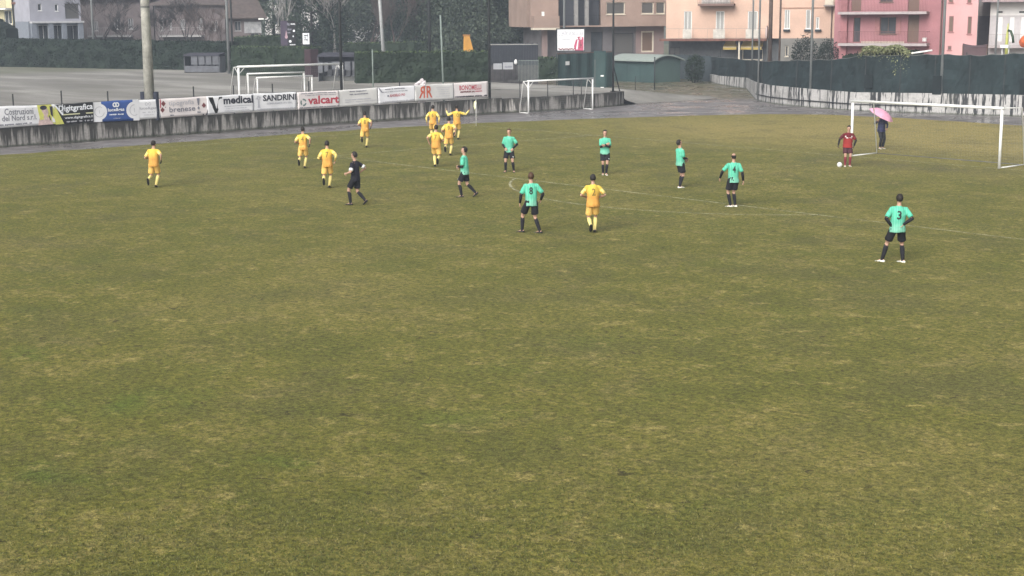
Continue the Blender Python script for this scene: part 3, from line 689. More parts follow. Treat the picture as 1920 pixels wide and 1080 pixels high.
for k in (0, .004):
    for j in range(n+1):
        for i in range(4):
            t = i/3; s = j/n; vs.append((-.17*t*(1-s*.3), .05*math.sin(t*3+s*4)+k, 1.49-.45*s-.12*t*s-.1*t))
fs = []
o2 = (n+1)*4
for j in range(n):
    for i in range(3):
        q = j*4+i; fs.append((q,q+1,q+5,q+4)); fs.append((o2+q,o2+q+4,o2+q+5,o2+q+1))
fl.add(vs, fs).build('flag', M('pale_yellow_flag', (.72,.74,.42), .7), cf, True)
bl = tag(MB().ball((0,0,.11), .11, nu=20, nv=14).build('football', M('football_white', (.80,.80,.78), .4, .25, 9, 30), smooth=True, loc=(*gp(1574,314)[:2],0)), 'white football on the grass in front of the goalkeeper', 'ball')
bag = MB(); rg = random.Random(8)
for k in range(26):
    u_ = rg.uniform(-1,1); bag.ball((u_*.46, rg.uniform(-.12,.12), .02+.36*(1-abs(u_))*rg.uniform(.3,1)), (rg.uniform(.06,.14), .09, rg.uniform(.05,.13)), nu=7, nv=5)
bag.ball((0,0,-.55),(.42,.22,.65),nu=12,nv=9)
for v in range(len(bag.v)):
    q = Vector(bag.v[v]); bag.v[v] = tuple(q + Vector((1,1,1))*.05*noise.noise(q*9))
Pb, _ = on_path(WPATH, 797, -.35); bo = tag(bag.build('plastic_bag', M('crumpled_white_plastic', (.68,.62,.64), .4, .3, 8, 30), loc=(Pb.x, Pb.y, 2.02-.05)), 'crumpled white plastic sheeting bundled above the orange lettered banner', 'bag')

# ------------------------------------------------------------------ vegetation
def quads_np(name, C, S_, rs, m, parent=None, up=.0, loc=None):
    """many leaf-sized quads at centres C (n,3), half sizes S_ (n,)"""
    n = len(C); a = rs.normal(size=(n,3)); a[:,2] *= (1-up); a /= np.linalg.norm(a, axis=1)[:,None]
    b = rs.normal(size=(n,3)); b -= a*(a*b).sum(1)[:,None]; b /= np.linalg.norm(b, axis=1)[:,None]
    a = a*S_[:,None]; b = b*(S_*.62)[:,None]
    V = np.stack([C-a, C-b*.9, C+a, C+b*.9], 1).reshape(-1, 3).astype('f')
    me = bpy.data.meshes.new(name); me.vertices.add(4*n); me.vertices.foreach_set('co', V.ravel())
    me.loops.add(4*n); me.loops.foreach_set('vertex_index', np.arange(4*n, dtype='i'))
    me.polygons.add(n); me.polygons.foreach_set('loop_start', np.arange(0, 4*n, 4, dtype='i')); me.update(calc_edges=True)
    me.materials.append(m); o = bpy.data.objects.new(name, me); COL.objects.link(o)
    if parent: o.parent = parent
    if loc is not None: o.location = loc
    return o
HEDGE = leaf_mat('clipped_hedge', (.010, .018, .012), (.028, .044, .025), .9)
HEDGED = leaf_mat('dark_hedge', (.008, .015, .012), (.020, .032, .022), .7)
HTOP = leaf_mat('hedge_new_growth', (.06, .09, .04), (.11, .15, .07), 1.2)
def hedge(label, A, B, h0, h1, wd, mt, top=None, seed=1, leaves=None, group=None, size=.11, name='hedge'):
    A = Vector(A); B = Vector(B); rz = math.atan2(B.y-A.y, B.x-A.x); L = (B-A).xy.length; rs = np.random.RandomState(seed)
    root = thing(name, label, 'hedge' if name == 'hedge' else 'climbing plant', A, rz, group)
    mb = MB(); nx = max(6, int(L/.4)); nz = 6; hh = lambda x: h0+(h1-h0)*x/L + .16*noise.noise(Vector((x*.7, seed, 0))) + .08*noise.noise(Vector((x*2.2, seed, 3)))
    def p(x, y, z):
        q = .22*noise.noise(Vector((x*1.1, y*1.1+seed, z*1.3))); return (x, y+q, z*1.)
    prof = [(0,0)]+[(0,k/nz) for k in range(1, nz+1)]+[(wd*.5,1.03),(wd,1)]+[(wd,k/nz) for k in range(nz-1, -1, -1)]
    vs = []; 
    for i in range(nx+1):
        x = L*i/nx
        for y, s in prof: vs.append(p(x, y, hh(x)*s))
    k = len(prof); fs = [(i*k+j, (i+1)*k+j, (i+1)*k+j+1, i*k+j+1) for i in range(nx) for j in range(k-1)]
    fs += [tuple(range(k)), tuple(nx*k+j for j in reversed(range(k)))]
    mb.add(vs, fs).build('foliage_core', mt, root)
    n = leaves or int(L*hh(0)*130)
    x = rs.uniform(0, L, n); y = rs.choice([0, 0, 0, wd, .5*wd], n); z = rs.uniform(.02, 1.0, n)
    y = np.where(y == .5*wd, rs.uniform(0, wd, n), y); z = np.where((y > .01) & (y < wd-.01), 1.0, z)
    H = h0+(h1-h0)*x/L; C = np.stack([x, y + rs.normal(0, .07, n), z*H + rs.normal(0, .08, n)], 1)
    quads_np('leaves', C, rs.uniform(.5, 1.2, n)*size, rs, mt, root)
    if top is not None:
        n2 = int(L*60); x = rs.uniform(0, L, n2); H = h0+(h1-h0)*x/L
        C = np.stack([x, rs.uniform(-.05, wd, n2), H + rs.normal(.04, .06, n2)], 1); quads_np('new_growth', C, rs.uniform(.5, 1.1, n2)*size, rs, top, root)
    return root
def G1(px, py): return gp(px, py, .86)
hedge('long dark hedge along the far left edge of the gravel field', G1(-40,125), G1(432,133), 3.0, 2.75, 1.5, HEDGED, seed=2, leaves=26000)
hedge('rounded tall dark evergreen bush at the far left corner of the gravel field', G1(-30,124.5), G1(16,124.5), 5.6, 4.1, 2.6, HEDGED, seed=5, leaves=5000)
hedge('clipped green hedge with a bright top, between the lamp post and the dugout', G1(434,142), G1(589,144), 2.55, 2.5, 1.6, HEDGE, HTOP, seed=3)
hedge('long clipped green hedge behind the gravel field goal and the banners', G1(668,157), G1(917,153), 2.4, 2.35, 1.2, HEDGE, HTOP, seed=4)
hedge('short clipped hedge beside the green screen and the white poster', atd(1009,124,.8), atd(1046,124,.8), 1.85, 1.8, 1.2, HEDGE, HTOP, seed=6)
hedge('low hedge row in a second line, left part behind the long clipped hedge', atd(646,150,.9), atd(800,150,.9), 2.5, 2.6, 1.2, HEDGE, HTOP, seed=7)
hedge('hedge behind the clipped hedge and the black poster, with a pale top', atd(440,158,.9), atd(535,158,.9), 3.1, 3.25, 1.2, HEDGE, HTOP, seed=8)

BARK = M('dark_bark', (.035, .03, .03), .9, .3); BARKB = M('brown_twigs', (.085, .065, .06), .9, .3); BARKP = M('pale_bark', (.30, .28, .27), .85, .25)
def bare_tree(label, P, h, spread, seed, m, trunk=.22, levels=4, up=.5, group='bare winter trees', fork=.28):
    r = random.Random(seed); root = thing('bare_tree', label, 'tree', P, 0, group); br = MB(); tr = MB()
    def grow(p, d, L, rad, lv):
        pts_ = [p]; rr = [rad]; q = Vector(p); dd = Vector(d)
        for k in range(3):
            dd = (dd + Vector((r.uniform(-1,1), r.uniform(-1,1), r.uniform(-.4,.6)))*.16).normalized(); q = q + dd*L/3; pts_.append(q.copy()); rr.append(rad*(1-.2*(k+1)))
        (tr if lv == levels else br).tube(pts_, rr, 6 if lv >= levels-1 else 3, cap=False)
        if lv == 0: return
        n = r.choice((3,4)) if lv > 1 else 4
        for k in range(n):
            t = r.uniform(.45, 1.0) if k else 1.0; i = min(2, int(t*3)); o = pts_[i].lerp(pts_[i+1], t*3-i) if t < 1 else pts_[3]
            a = r.uniform(0, 6.28); s = Vector((math.cos(a), math.sin(a), 0)); nd_ = (dd*.75 + s*spread*r.uniform(.6,1.2) + Vector((0,0,up*.4))).normalized()
            grow(o, nd_, L*r.uniform(.62,.82), max(rr[i+1]*.66, .022), lv-1)
    grow(Vector((0,0,-.1)), Vector((0,0,1)), h*fork, trunk, levels)
    tr.build('trunk', m, root, True, merge=False); br.build('branches', m, root, merge=False); return root
bare_tree('dark bare tree with a forked crown, left of the pale mast', atd(198, 181, .5), 12, .62, 11, BARK, .34, 5, fork=.3)
bare_tree('small dark bare tree between the two larger bare trees, close left of the pale mast', atd(236, 184, .5), 9, .6, 12, BARK, .2, 5)
bare_tree('dark bare tree with spreading branches, right of the pale mast', atd(351, 177, .5), 11, .66, 14, BARK, .32, 5)
bare_tree('thin bare tree just right of the pale mast', atd(306, 184, .5), 9, .55, 15, BARK, .18, 5)
bare_tree('reddish brown twiggy tree behind the dugout seats', atd(392, 168, .5), 8.5, .5, 16, BARKB, .16, 5)
bare_tree('brown twiggy tree right of the lamp post at the clipped hedge', atd(470, 190, .5), 11, .5, 17, BARKB, .2, 5)
bare_tree('pale barked tree above the black poster', atd(541, 176, .5), 14, .35, 18, BARKP, .26, 4, up=1.2)
bare_tree('pale branched bare tree left of the tall dark post', atd(626, 176, .5), 13, .55, 19, BARKP, .3, 5)
bare_tree('brown bare tree close left of the whitish leaning pole', atd(690, 172, .5), 12, .42, 20, BARKB, .26, 5, up=1.)
bare_tree('brown bare tree close right of the whitish leaning pole', atd(742, 170, .5), 12.5, .42, 21, BARKB, .26, 5, up=1.)
bare_tree('brown bare tree left of the dark utility pole', atd(778, 176, .5), 11, .45, 22, BARKB, .24, 5, up=.8)
EVG = leaf_mat('evergreen_leaves', (.018, .030, .022), (.050, .070, .046), .35)
EVG2 = leaf_mat('grey_green_leaves', (.035, .05, .035), (.075, .095, .065), .35)
def evergreen(label, P, h, rad, seed, m=EVG, n=15000, low=.12, group='evergreen trees behind the ground', size=.19):
    rs = np.random.RandomState(seed); root = thing('evergreen_tree', label, 'tree', P, 0, group)
    tb = MB().tube([(0,0,-.1),(.1,0,h*.4),(0,.1,h*.85)], [.26,.2,.06], 7)
    r = random.Random(seed)
    for k in range(9):
        a = r.uniform(0, 6.28); z = h*r.uniform(.2,.8); tb.tube([(0,0,z),(math.cos(a)*rad*.7, math.sin(a)*rad*.7, z+h*.08)], [.09,.03], 5)
    tb.build('trunk', BARK, root, True, merge=False)
    K = 26; cz = rs.uniform(low, 1, K); ca = rs.uniform(0, 6.28, K); rr = rad*np.sqrt(np.clip(1-((cz-.42)/.62)**2, .05, 1))*rs.uniform(.35, .85, K)
    cc = np.stack([rr*np.cos(ca), rr*np.sin(ca), cz*h*.92], 1); cr = rad*rs.uniform(.28, .5, K)
    k = rs.randint(0, K, n); d = rs.normal(size=(n,3)); d /= np.linalg.norm(d, axis=1)[:,None]; u = rs.uniform(.55, 1.06, n)[:,None]
    C = cc[k] + d*u*cr[k][:,None]; C[:,2] = np.maximum(C[:,2], .15)
    quads_np('crown', C, rs.uniform(.5, 1.2, n)*size, rs, m, root); return root
ev = [('dark evergreen directly behind the white framed sign', 585, 178, 9.5, 4.6, 31, EVG), ('tall grey green evergreen between the sign and the tall dark post', 648, 196, 12, 5.5, 32, EVG2),
      ('wide dark evergreen behind the dark utility pole', 824, 176, 12, 5.6, 33, EVG), ('wide grey green evergreen behind the orange bin', 880, 166, 13, 6, 34, EVG2),
      ('dark evergreen between the orange bin and the brown house', 945, 178, 14, 6, 35, EVG), ('dark evergreen close to the left corner of the brown house', 985, 186, 13, 4.6, 36, EVG),
      ('far grey green evergreen seen between the bare brown trees', 730, 206, 12, 6.5, 37, EVG2), ('far dark evergreen above the second hedge line', 786, 200, 12, 6, 38, EVG),
      ('grey green evergreen above the black poster and the clipped hedge', 515, 204, 13, 5.5, 39, EVG2), ('far dark evergreen above the reddish twiggy tree', 400, 215, 10, 5, 40, EVG2)]
for lb, px, d, h, r_, sd2, m_ in ev: evergreen(lb, atd(px, d, .3), h, r_, sd2, m_)
def bush(label, P, h, rad, seed, m, n=1800, size=.1, cat='bush', name='bush'):
    rs = np.random.RandomState(seed); root = thing(name, label, cat, P)
    d = rs.normal(size=(n,3)); d /= np.linalg.norm(d, axis=1)[:,None]; u = rs.uniform(.3, 1, n)**.5
    C = d*u[:,None]*np.array([rad, rad, h/2]); C += rs.normal(0, .08, C.shape); C[:,2] += h/2; C[:,2] = np.maximum(C[:,2], .03)
    quads_np('leaves', C, rs.uniform(.5, 1.2, n)*size, rs, m, root)
    tb = MB()
    for k in range(5):
        a = rs.uniform(0, 6.28); tb.tube([(0,0,0),(rad*.5*math.cos(a), rad*.5*math.sin(a), h*.7)], [.04,.015], 5)
    tb.build('stems', BARK, root, merge=False); return root
bush('ragged green bush at the left end of the streaked wall', atd(1303, 137, .0), 2.6, .95, 51, HEDGE)
bush('dark shrub against the grey base of the peach house', atd(1508, 138, .0), 4.2, 1.3, 52, HEDGED, 2600)
bush('dark conifer bush left of the pink house', atd(1552, 134, .0), 4.0, 1.1, 53, HEDGED, 2400)

# ------------------------------------------------------------------ green windscreen on the streaked wall
SCR = M('dark_green_windscreen', (.020, .033, .036), .85, .5, .45, 3, bmp=.8)
ws = thing('windscreen_fence', 'dark green windscreen cloth stretched on a fence along the top of the streaked wall', 'fence')
tops = {1330:106, 1342:106, 1400:112, 1440:114, 1500:112, 1570:110, 1600:104, 1680:102, 1760:101, 1830:103, 1920:98, 1990:96}
tx = sorted(tops); mb = MB(); cols_ = list(range(1330, 1960, 5)); rows = []
for px in cols_:
    P, t = on_path(RW, px, -.10)
    if P is None: continue
    k = max(i for i in range(len(tx)) if tx[i] <= px); k = min(k, len(tx)-2); q = (px-tx[k])/(tx[k+1]-tx[k]); ty = tops[tx[k]]*(1-q)+tops[tx[k+1]]*q
    zt = zat(P, ty); zb = np.interp(px, [1342,1400,1420,1500,1600,1920], [.75,.92,1.27,1.25,1.2,1.3])-.02
    nrm = Vector((t.y, -t.x, 0)); row = []
    for j in range(9):
        s = j/8; z = zb+(zt-zb)*s; b_ = .10*noise.noise(Vector((px*.09, z*1.3, 1))) + .04*noise.noise(Vector((px*.4, z*4, 5))); z -= .07*abs(math.sin(px*.078))*s; row.append(P+nrm*b_+Vector((0,0,z)))
    rows.append(row)
vs = [v for r_ in rows for v in r_]; fs = [(i*9+j, (i+1)*9+j, (i+1)*9+j+1, i*9+j+1) for i in range(len(rows)-1) for j in range(8)]
n0 = len(vs); vs2 = [v + Vector((-.01,.02,0)) for v in vs]; mb.add(vs, fs); mb.add(vs2, [f[::-1] for f in fs]); mb.build('cloth', SCR, ws, merge=False)
for px in (1345, 1372, 1440, 1480, 1555, 1600, 1642, 1685, 1725, 1806, 1845, 1885):
    P, t = on_path(RW, px, -.2)
    if P: MB().tube([(0,0,0),(0,0,2.9 if px > 1560 else 2.2)], .03, 6).build('post', DSTEEL, ws, loc=(P.x, P.y, .9))
for i in range(6, len(rows)-4, 13):
    MB().tube([tuple(q+Vector((0,-.03,0))) for q in rows[i][::2]], [(.035,.008)]*5, 6, ref=(1,0,0)).build('seam', DSTEEL, ws)
rail = MB().tube([tuple(r_[8]) for r_ in rows], .02, 5); rail.build('top_rail', STEEL, ws)
PATCH = M('black_windscreen_patch', (.012, .018, .02), .9, .2)
for px, (a, b) in ((1627,(140,166)),(1755,(142,178)),(1919,(147,178))):
    P, t = on_path(RW, px, -.0); z0, z1 = zat(P, b)+.02, zat(P, a); mb = MB(); mb.box(-.28,.28,-.02,.02,z0,z1)
    mb.build('patch', PATCH, ws, loc=(P.x, P.y, 0)).rotation_euler = (0,0,math.atan2(t.y,t.x))
P_, _ = on_path(RW, 1566, -.45); Q_, _ = on_path(RW, 1765, -.6); R_, _ = on_path(RW, 1700, -.5)
P_.z = Q_.z = R_.z = .2
hedge('dark green hedge leaning over the top of the windscreen, left half by the pink house', P_, R_, 3.2, 3.55, 1.3, HEDGED, HEDGE, seed=21)
IVY = leaf_mat('dry_ivy', (.10, .12, .05), (.33, .34, .19), 1.6)
P_, _ = on_path(RW, 1607, -.25); Q_, _ = on_path(RW, 1702, -.25)
rs = np.random.RandomState(9); iv = thing('climbing_plant', 'pale dry creeper heaped on top of the windscreen below the pink balconies', 'climbing plant', (P_.x, P_.y, 0), math.atan2(Q_.y-P_.y, Q_.x-P_.x))
L = (Q_-P_).length; n = 3800; x = rs.beta(1.6, 1.6, n)*L; zt = 3.72+.45*np.sin(np.clip(x/L,0,1)*math.pi)**.6
C = np.stack([x, rs.normal(0, .25, n), zt - np.abs(rs.normal(0, .22, n)) + .12*np.sin(x*3.1)], 1); 
n2 = 420; xx = rs.normal(L*.78, .45, n2); C2 = np.stack([xx, rs.normal(-.12,.05,n2), rs.uniform(2.3, 3.6, n2)], 1)
keep = rs.uniform(size=n2) < np.clip((C2[:,2]-2.1)/1.4, 0, 1); C = np.concatenate([C, C2[keep]])
quads_np('leaves', C, rs.uniform(.03,.085,len(C)), rs, IVY, iv)
P_, _ = on_path(RW, 1704, -.1); Q_, _ = on_path(RW, 1742, -.1); z1, z2 = zat(P_, 100), zat(Q_, 94.5)
tag(MB().tube([(P_.x,P_.y,z1),(Q_.x,Q_.y,z2)], .055, 8).build('white_pipe', WHITE), 'short white plastic pipe lying on top of the windscreen beside the creeper', 'pipe')

# ------------------------------------------------------------------ buildings
class Fac:
    """a building front: local x runs to the right along the front, y goes into the building, z up"""
    def __init__(s, name, label, pa, da, pb, db, z0=0., cat='house', group=None):
        A = atd(pa, da, z0); B = atd(pb, db, z0); s.A = A; s.rz = math.atan2(B.y-A.y, B.x-A.x); s.L = (B-A).length; s.z0 = z0
        s.root = thing(name, label, cat, A, s.rz, group); s.ex = Vector((math.cos(s.rz), math.sin(s.rz), 0)); s.ey = Vector((-math.sin(s.rz), math.cos(s.rz), 0))
    def pt(s, px, py, y=0.):
        r = ray(px, py); o = CAMP - s.A; t = (y - o.dot(s.ey))/r.dot(s.ey); p = o + r*t; return p.dot(s.ex), p.z
    def rect(s, x0, y0, x1, y1, y=0.):
        a = s.pt(x0, (y0+y1)/2, y)[0]; b = s.pt(x1, (y0+y1)/2, y)[0]; c = s.pt((x0+x1)/2, y1, y)[1]; d = s.pt((x0+x1)/2, y0, y)[1]
        return a, b, c, d
    def wall(s, m, x0, x1, z0, z1, holes=(), y=0., t=.28, name='wall', body=None, bo=.003):
        xs = sorted({x0, x1, *[v for h in holes for v in h[:2] if x0 < v < x1]}); zs = sorted({z0, z1, *[v for h in holes for v in h[2:] if z0 < v < z1]}); mb = MB()
        for a, b in zip(xs, xs[1:]):
            for c, d in zip(zs, zs[1:]):
                mx, mz = (a+b)/2, (c+d)/2
                if any(h[0] < mx < h[1] and h[2] < mz < h[3] for h in holes): continue
                mb.box(a, b, y, y+t, c, d)
        bm_ = mb
        if body: mb.box(x0, x1, y+t+bo, y+body, z0, z1)
        return bm_.build(name, m, s.root, merge=False)
    def window(s, h, frame, pane, y=.12, name='window', mull=1, fw=.06, pname='pane'):
        a, b, c, d = h; fr = MB(); y0, y1 = y, y+.07
        fr.box(a,a+fw,y0,y1,c,d).box(b-fw,b,y0,y1,c,d).box(a+fw,b-fw,y0,y1,c,c+fw).box(a+fw,b-fw,y0,y1,d-fw,d)
        for k in range(mull): x = a+(b-a)*(k+1)/(mull+1); fr.box(x-fw*.45,x+fw*.45,y0+.002,y1-.002,c+fw,d-fw)
        if name == 'window' and d-c < 2: fr.box(a-.07, b+.07, -.07, y-.003, c-.06, c-.002)
        w_ = fr.build(name, frame, s.root, merge=False); MB().box(a+fw*.5,b-fw*.5,y0+.03,y0+.045,c+fw*.5,d-fw*.5).build(pname, pane, w_); return w_
    def box(s, m, name, a, b, y0, y1, z0, z1): return MB().box(a,b,y0,y1,z0,z1).build(name, m, s.root)
    def rail(s, m, a, b, y, z0, h, n=12, name='railing', top=.03, sides=0):
        mb = MB(); mb.box(a,b,y,y+top,z0+h-top,z0+h).box(a,b,y,y+top,z0+.08,z0+.10)
        for i in range(n+1): x = a+(b-a)*i/n; mb.box(x-.010,x+.010,y+.003,y+.020,z0,z0+h-top)
        if sides:
            for x in (a, b-top): mb.box(x,x+top,y+top,y+sides,z0+h-top,z0+h)
        return mb.build(name, m, s.root, merge=False)
    def roof(s, m, x0, x1, y0, y1, z, h, ov=.7, name='roof'):
        x0 -= ov; x1 += ov; y0 -= ov; y1 += ov; ym = (y0+y1)/2; i = min((x1-x0)*.3, (y1-y0)/2)
        vs = [(x0,y0,z),(x1,y0,z),(x1,y1,z),(x0,y1,z),(x0+i,ym,z+h),(x1-i,ym,z+h),(x0,y0,z-.15),(x1,y0,z-.15),(x1,y1,z-.15),(x0,y1,z-.15)]
        return MB().add(vs, [(0,1,5,4),(1,2,5),(2,3,4,5),(3,0,4),(6,9,8,7),(0,6,7,1),(1,7,8,2),(2,8,9,3),(3,9,6,0)]).build(name, m, s.root)
TILE = tile_mat('terracotta_tiles', (.13,.06,.045), (.24,.11,.08)); TILEG = tile_mat('dull_brown_tiles', (.07,.055,.05), (.13,.10,.09))
SHG = shutter_mat('grey_shutter', (.36,.36,.34)); SHB = shutter_mat('brown_shutter', (.16,.10,.07)); SHD = shutter_mat('dark_grey_shutter', (.10,.095,.09))
CREAM = M('cream_surround', (.62,.56,.46), .8, .12)

# brown house -----------------------------------------------------
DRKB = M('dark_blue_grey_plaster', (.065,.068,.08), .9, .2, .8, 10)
F = Fac('apartment_house', 'brown apartment house with a deep loggia behind the white poster', 995, 152, 1251, 156, .6)
BRN = M('brown_plaster', (.33, .24, .20), .9, .22, .4, 9); MAU = M('mauve_plaster', (.25,.185,.175), .9, .12, .6, 12); DRK = M('grey_plaster_painted_shade', (.13,.12,.125), .9, .2, .8, 10)
x1 = F.L; zs = F.pt(1150,50)[1]; loggia = F.rect(1047,-60,1127,48); wins = [F.rect(1137,4,1172,27), F.rect(1203,4,1226,26), F.rect(1230,4,1247,26)]
upper = [F.rect(1137,-66,1172,-38), F.rect(1203,-66,1226,-40)]
F.wall(BRN, 0, x1, zs, 9.6, [loggia]+wins+upper, body=10, bo=1.3)
xm_ = F.pt(1192,80,1.2)[0]; F.wall(DRK, F.pt(1020,80)[0], xm_, -.6, zs-.003, [F.rect(1108,60,1130,100,1.2), F.rect(1150,62,1188,100,1.2)], y=1.2, body=8, name='ground_floor_wall')  # grey wall darkened: shade under the overhang is painted into its plaster colour
F.wall(MAU, xm_+.003, x1, -.6, zs-.003, [F.rect(1202,58,1226,98,1.2)], y=1.2, body=8, name='ground_floor_wall')
for h in wins+upper: F.window(h, CREAM, SHD, mull=0, fw=.09)
F.window(F.rect(1202,58,1226,98,1.2), CREAM, SHB, y=1.3, mull=0, fw=.16, name='door', pname='door_leaf')
F.window(F.rect(1108,60,1130,100,1.2), DSTEEL, GLASS, y=1.35, name='garage_door'); F.window(F.rect(1150,62,1188,100,1.2), DSTEEL, SHD, y=1.35, mull=0, name='garage_door')
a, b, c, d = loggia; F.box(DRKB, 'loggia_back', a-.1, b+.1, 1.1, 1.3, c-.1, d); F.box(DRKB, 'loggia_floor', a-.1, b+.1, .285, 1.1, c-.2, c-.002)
for px in (1081, 1101): q = F.pt(px, 30)[0]; F.box(M('greyish_column', (.28,.27,.26), .8), 'column', q-.18, q+.18, .05, .4, c, d)
F.rail(DSTEEL, a, b, .06, c+.02, 1.0, 20)
a2, b2, _, _ = F.rect(996,30,1044,50); F.box(BRN, 'balcony', a2, b2, -1.1, -.003, zs-.05, F.pt(1020,30)[1]); F.box(CREAM, 'balcony_slab', a2-.05, b2+.05, -1.15, -.003, zs-.25, zs-.053)
F.wall(BRN, F.pt(1190,50)[0], x1-.01, zs+.02, zs+.14, y=-.06, t=.05, name='string_course')
for px in (1022,): q = F.pt(px,80)[0]; F.box(MAU, 'pillar', q-.25, q+.25, .0, .5, -.6, zs-.26)
F.roof(TILE, 0, x1, 0, 10, 9.6, 2.2)
MB().box(F.pt(1014,20)[0]-.12, F.pt(1014,20)[0]+.12, -1.0, -.8, F.pt(1014,30)[1], F.pt(1014,30)[1]+.42).build('white_pot', WHITE, F.root)

# peach house -----------------------------------------------------
F = Fac('apartment_house', 'peach apartment house with grey shutters and yellow awnings', 1248, 148, 1562, 146, .3)
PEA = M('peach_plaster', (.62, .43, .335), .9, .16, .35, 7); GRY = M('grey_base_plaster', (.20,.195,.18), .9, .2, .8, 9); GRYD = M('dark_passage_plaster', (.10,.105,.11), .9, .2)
zc = F.pt(1400,72)[1]; x1 = F.L; doors = [F.rect(1282,21,1297,72), F.rect(1342,21,1358,72), F.rect(1402,21,1420,72)]
up = [F.rect(1342,-45,1358,4), F.rect(1282,-45,1297,-8), F.rect(1402,-45,1420,-8), F.rect(1471,-45,1481,-10), F.rect(1511,-45,1520,-10)]
sm_ = [F.rect(1471,18,1481,54), F.rect(1511,18,1520,54), F.rect(1530,32,1536,54)]
F.wall(PEA, 0, x1, zc, 10.4, doors+sm_+up, body=11)
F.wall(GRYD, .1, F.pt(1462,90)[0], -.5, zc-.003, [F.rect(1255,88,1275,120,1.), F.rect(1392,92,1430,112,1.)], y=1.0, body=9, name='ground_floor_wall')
F.wall(GRY, F.pt(1462,90)[0]+.005, x1, -.5, zc-.003, [F.rect(1472,86,1478,106)], body=9, name='ground_floor_wall')
F.window(F.rect(1472,86,1478,106), CREAM, GLASS, mull=0, fw=.07); F.window(F.rect(1392,92,1430,112,1.), CREAM, GLASS, y=1.1)
F.window(F.rect(1255,88,1275,120,1.), DSTEEL, SHD, y=1.1, name='garage_door')
for h in doors+up+sm_: F.window(h, WHITE, SHG, y=.05, mull=1 if h[1]-h[0] > .45 else 0, fw=.07, name='shutter_door' if h in doors else 'window', pname='shutter')
za, zb = zc-.1, F.pt(1340,53)[1]; xe = F.pt(1440,60)[0]
F.box(TILE, 'tiled_canopy', -.4, xe, -1.3, -.003, zc-.22, zc-.02)
F.rail(M('thin_grey_rail', (.3,.26,.24), .6), .1, xe-.1, -1.2, zc-.02, zb-zc+.02, 7)
for (p, q) in ((1280,1296),(1337,1359),(1398,1424)):
    a, b, c, d = F.rect(p,55,q,72,-1.2); F.box(M('pale_balcony_panel', (.55,.52,.47), .8), 'balcony_panel', a, b, -1.17, -1.14, zc, d)
a, b, c, d = F.rect(1312,-20,1379,8); F.box(M('brown_balcony_slab', (.20,.13,.11), .8), 'balcony_slab', a, b, -1.2, -.003, c-.15, c+.05)
F.box(M('white_balcony_front', (.55,.50,.47), .8, .3, 2, 8), 'balcony_front', a+.35, b-.35, -1.1, -1.05, c+.053, c+1.0); F.rail(DSTEEL, a, b, -1.18, c+.05, 1.0, 24, sides=1.1)
F.wall(M('brown_string', (.35,.20,.14), .8), F.pt(1466,15)[0], F.pt(1545,15)[0], F.pt(1500,16)[1], F.pt(1500,14)[1], y=-.04, t=.035, name='string_course')
for px in (1475, 1514, 1534): a, b, c, d = F.rect(px-6,55,px+6,59); F.box(DSTEEL, 'flower_box', a, b, -.25, -.01, c, d)
a, b, c, d = F.rect(1546,2,1566,12); F.box(M('grey_balcony_slab', (.30,.26,.24), .8), 'balcony_slab', a, b, -1.0, -.003, c, c+.14); F.box(CREAM, 'balcony_front', a+.1, b-.1, -.95, -.9, c+.143, c+1.1)
GUT = M('brown_downpipe', (.14,.09,.07), .5); q = F.pt(1562,50)[0]; MB().tube([(q-.15,-.1,0),(q-.15,-.1,10)], .06, 6).build('downpipe', GUT, F.root)
F.roof(TILE, 0, x1, 0, 11, 10.4, 2.4)
YEL = M('yellow_awning_cloth', (.62,.46,.14), .8, .12, 2, 20)
def awning(F, p0, p1, q0, q1, ytop, ybot):
    a, b, _, d = F.rect(p0, ytop, p1, ybot, .9); a2, b2, c, _ = F.rect(q0, ytop, q1, ybot, -.2)
    mb = MB().quad((a,.95,d),(a2,-.3,c+.2),(b2,-.3,c+.2),(b,.95,d)).quad((a2,-.3,c+.2),(a2,-.31,c-.05),(b2,-.31,c-.05),(b2,-.3,c+.2))
    mb.add([(a,.95,d),(a2,-.3,c+.2),(a2,.9,c+.2)],[(0,1,2)]).add([(b,.95,d),(b2,-.3,c+.2),(b2,.9,c+.2)],[(0,1,2)])
    w_ = mb.build('awning', YEL, F.root, merge=False); MB().tube([(a2+.02,-.28,c+.19),(b2-.02,-.28,c+.19)], .03, 6).build('awning_bar', WHITE, w_); return w_
awning(F, 1361, 1377, 1356, 1381, 76, 92); awning(F, 1394, 1431, 1389, 1428, 76, 92)
for px in (1386,): q = F.pt(px,90,-.9)[0]; F.box(CREAM, 'canopy_post', q-.07, q+.07, -1.0, -.86, -.4, zc-.23)
tm = thing('traffic_mirror', 'round traffic mirror in a dark hood beside the thick wooden pole', 'mirror', atd(1438, 133, .2)); z = zat(tm.location, 61)-.2
MB().tube([(0,0,0),(0,0,z+.5)], .04, 8).build('post', STEEL, tm)
mm = Matrix.Translation((-.05,-.02,z)) @ Matrix.Rotation(math.radians(-42), 4, 'Z')
MB().ball((0,0,0), (.42,.09,.62), mm, 16, 10).build('hood', GUT, tm, True); MB().ball((-.03,-.05,0), (.33,.07,.52), mm, 16, 10).build('mirror_glass', M('pink_mirror', (.75,.62,.62), .15, .05), tm, True)

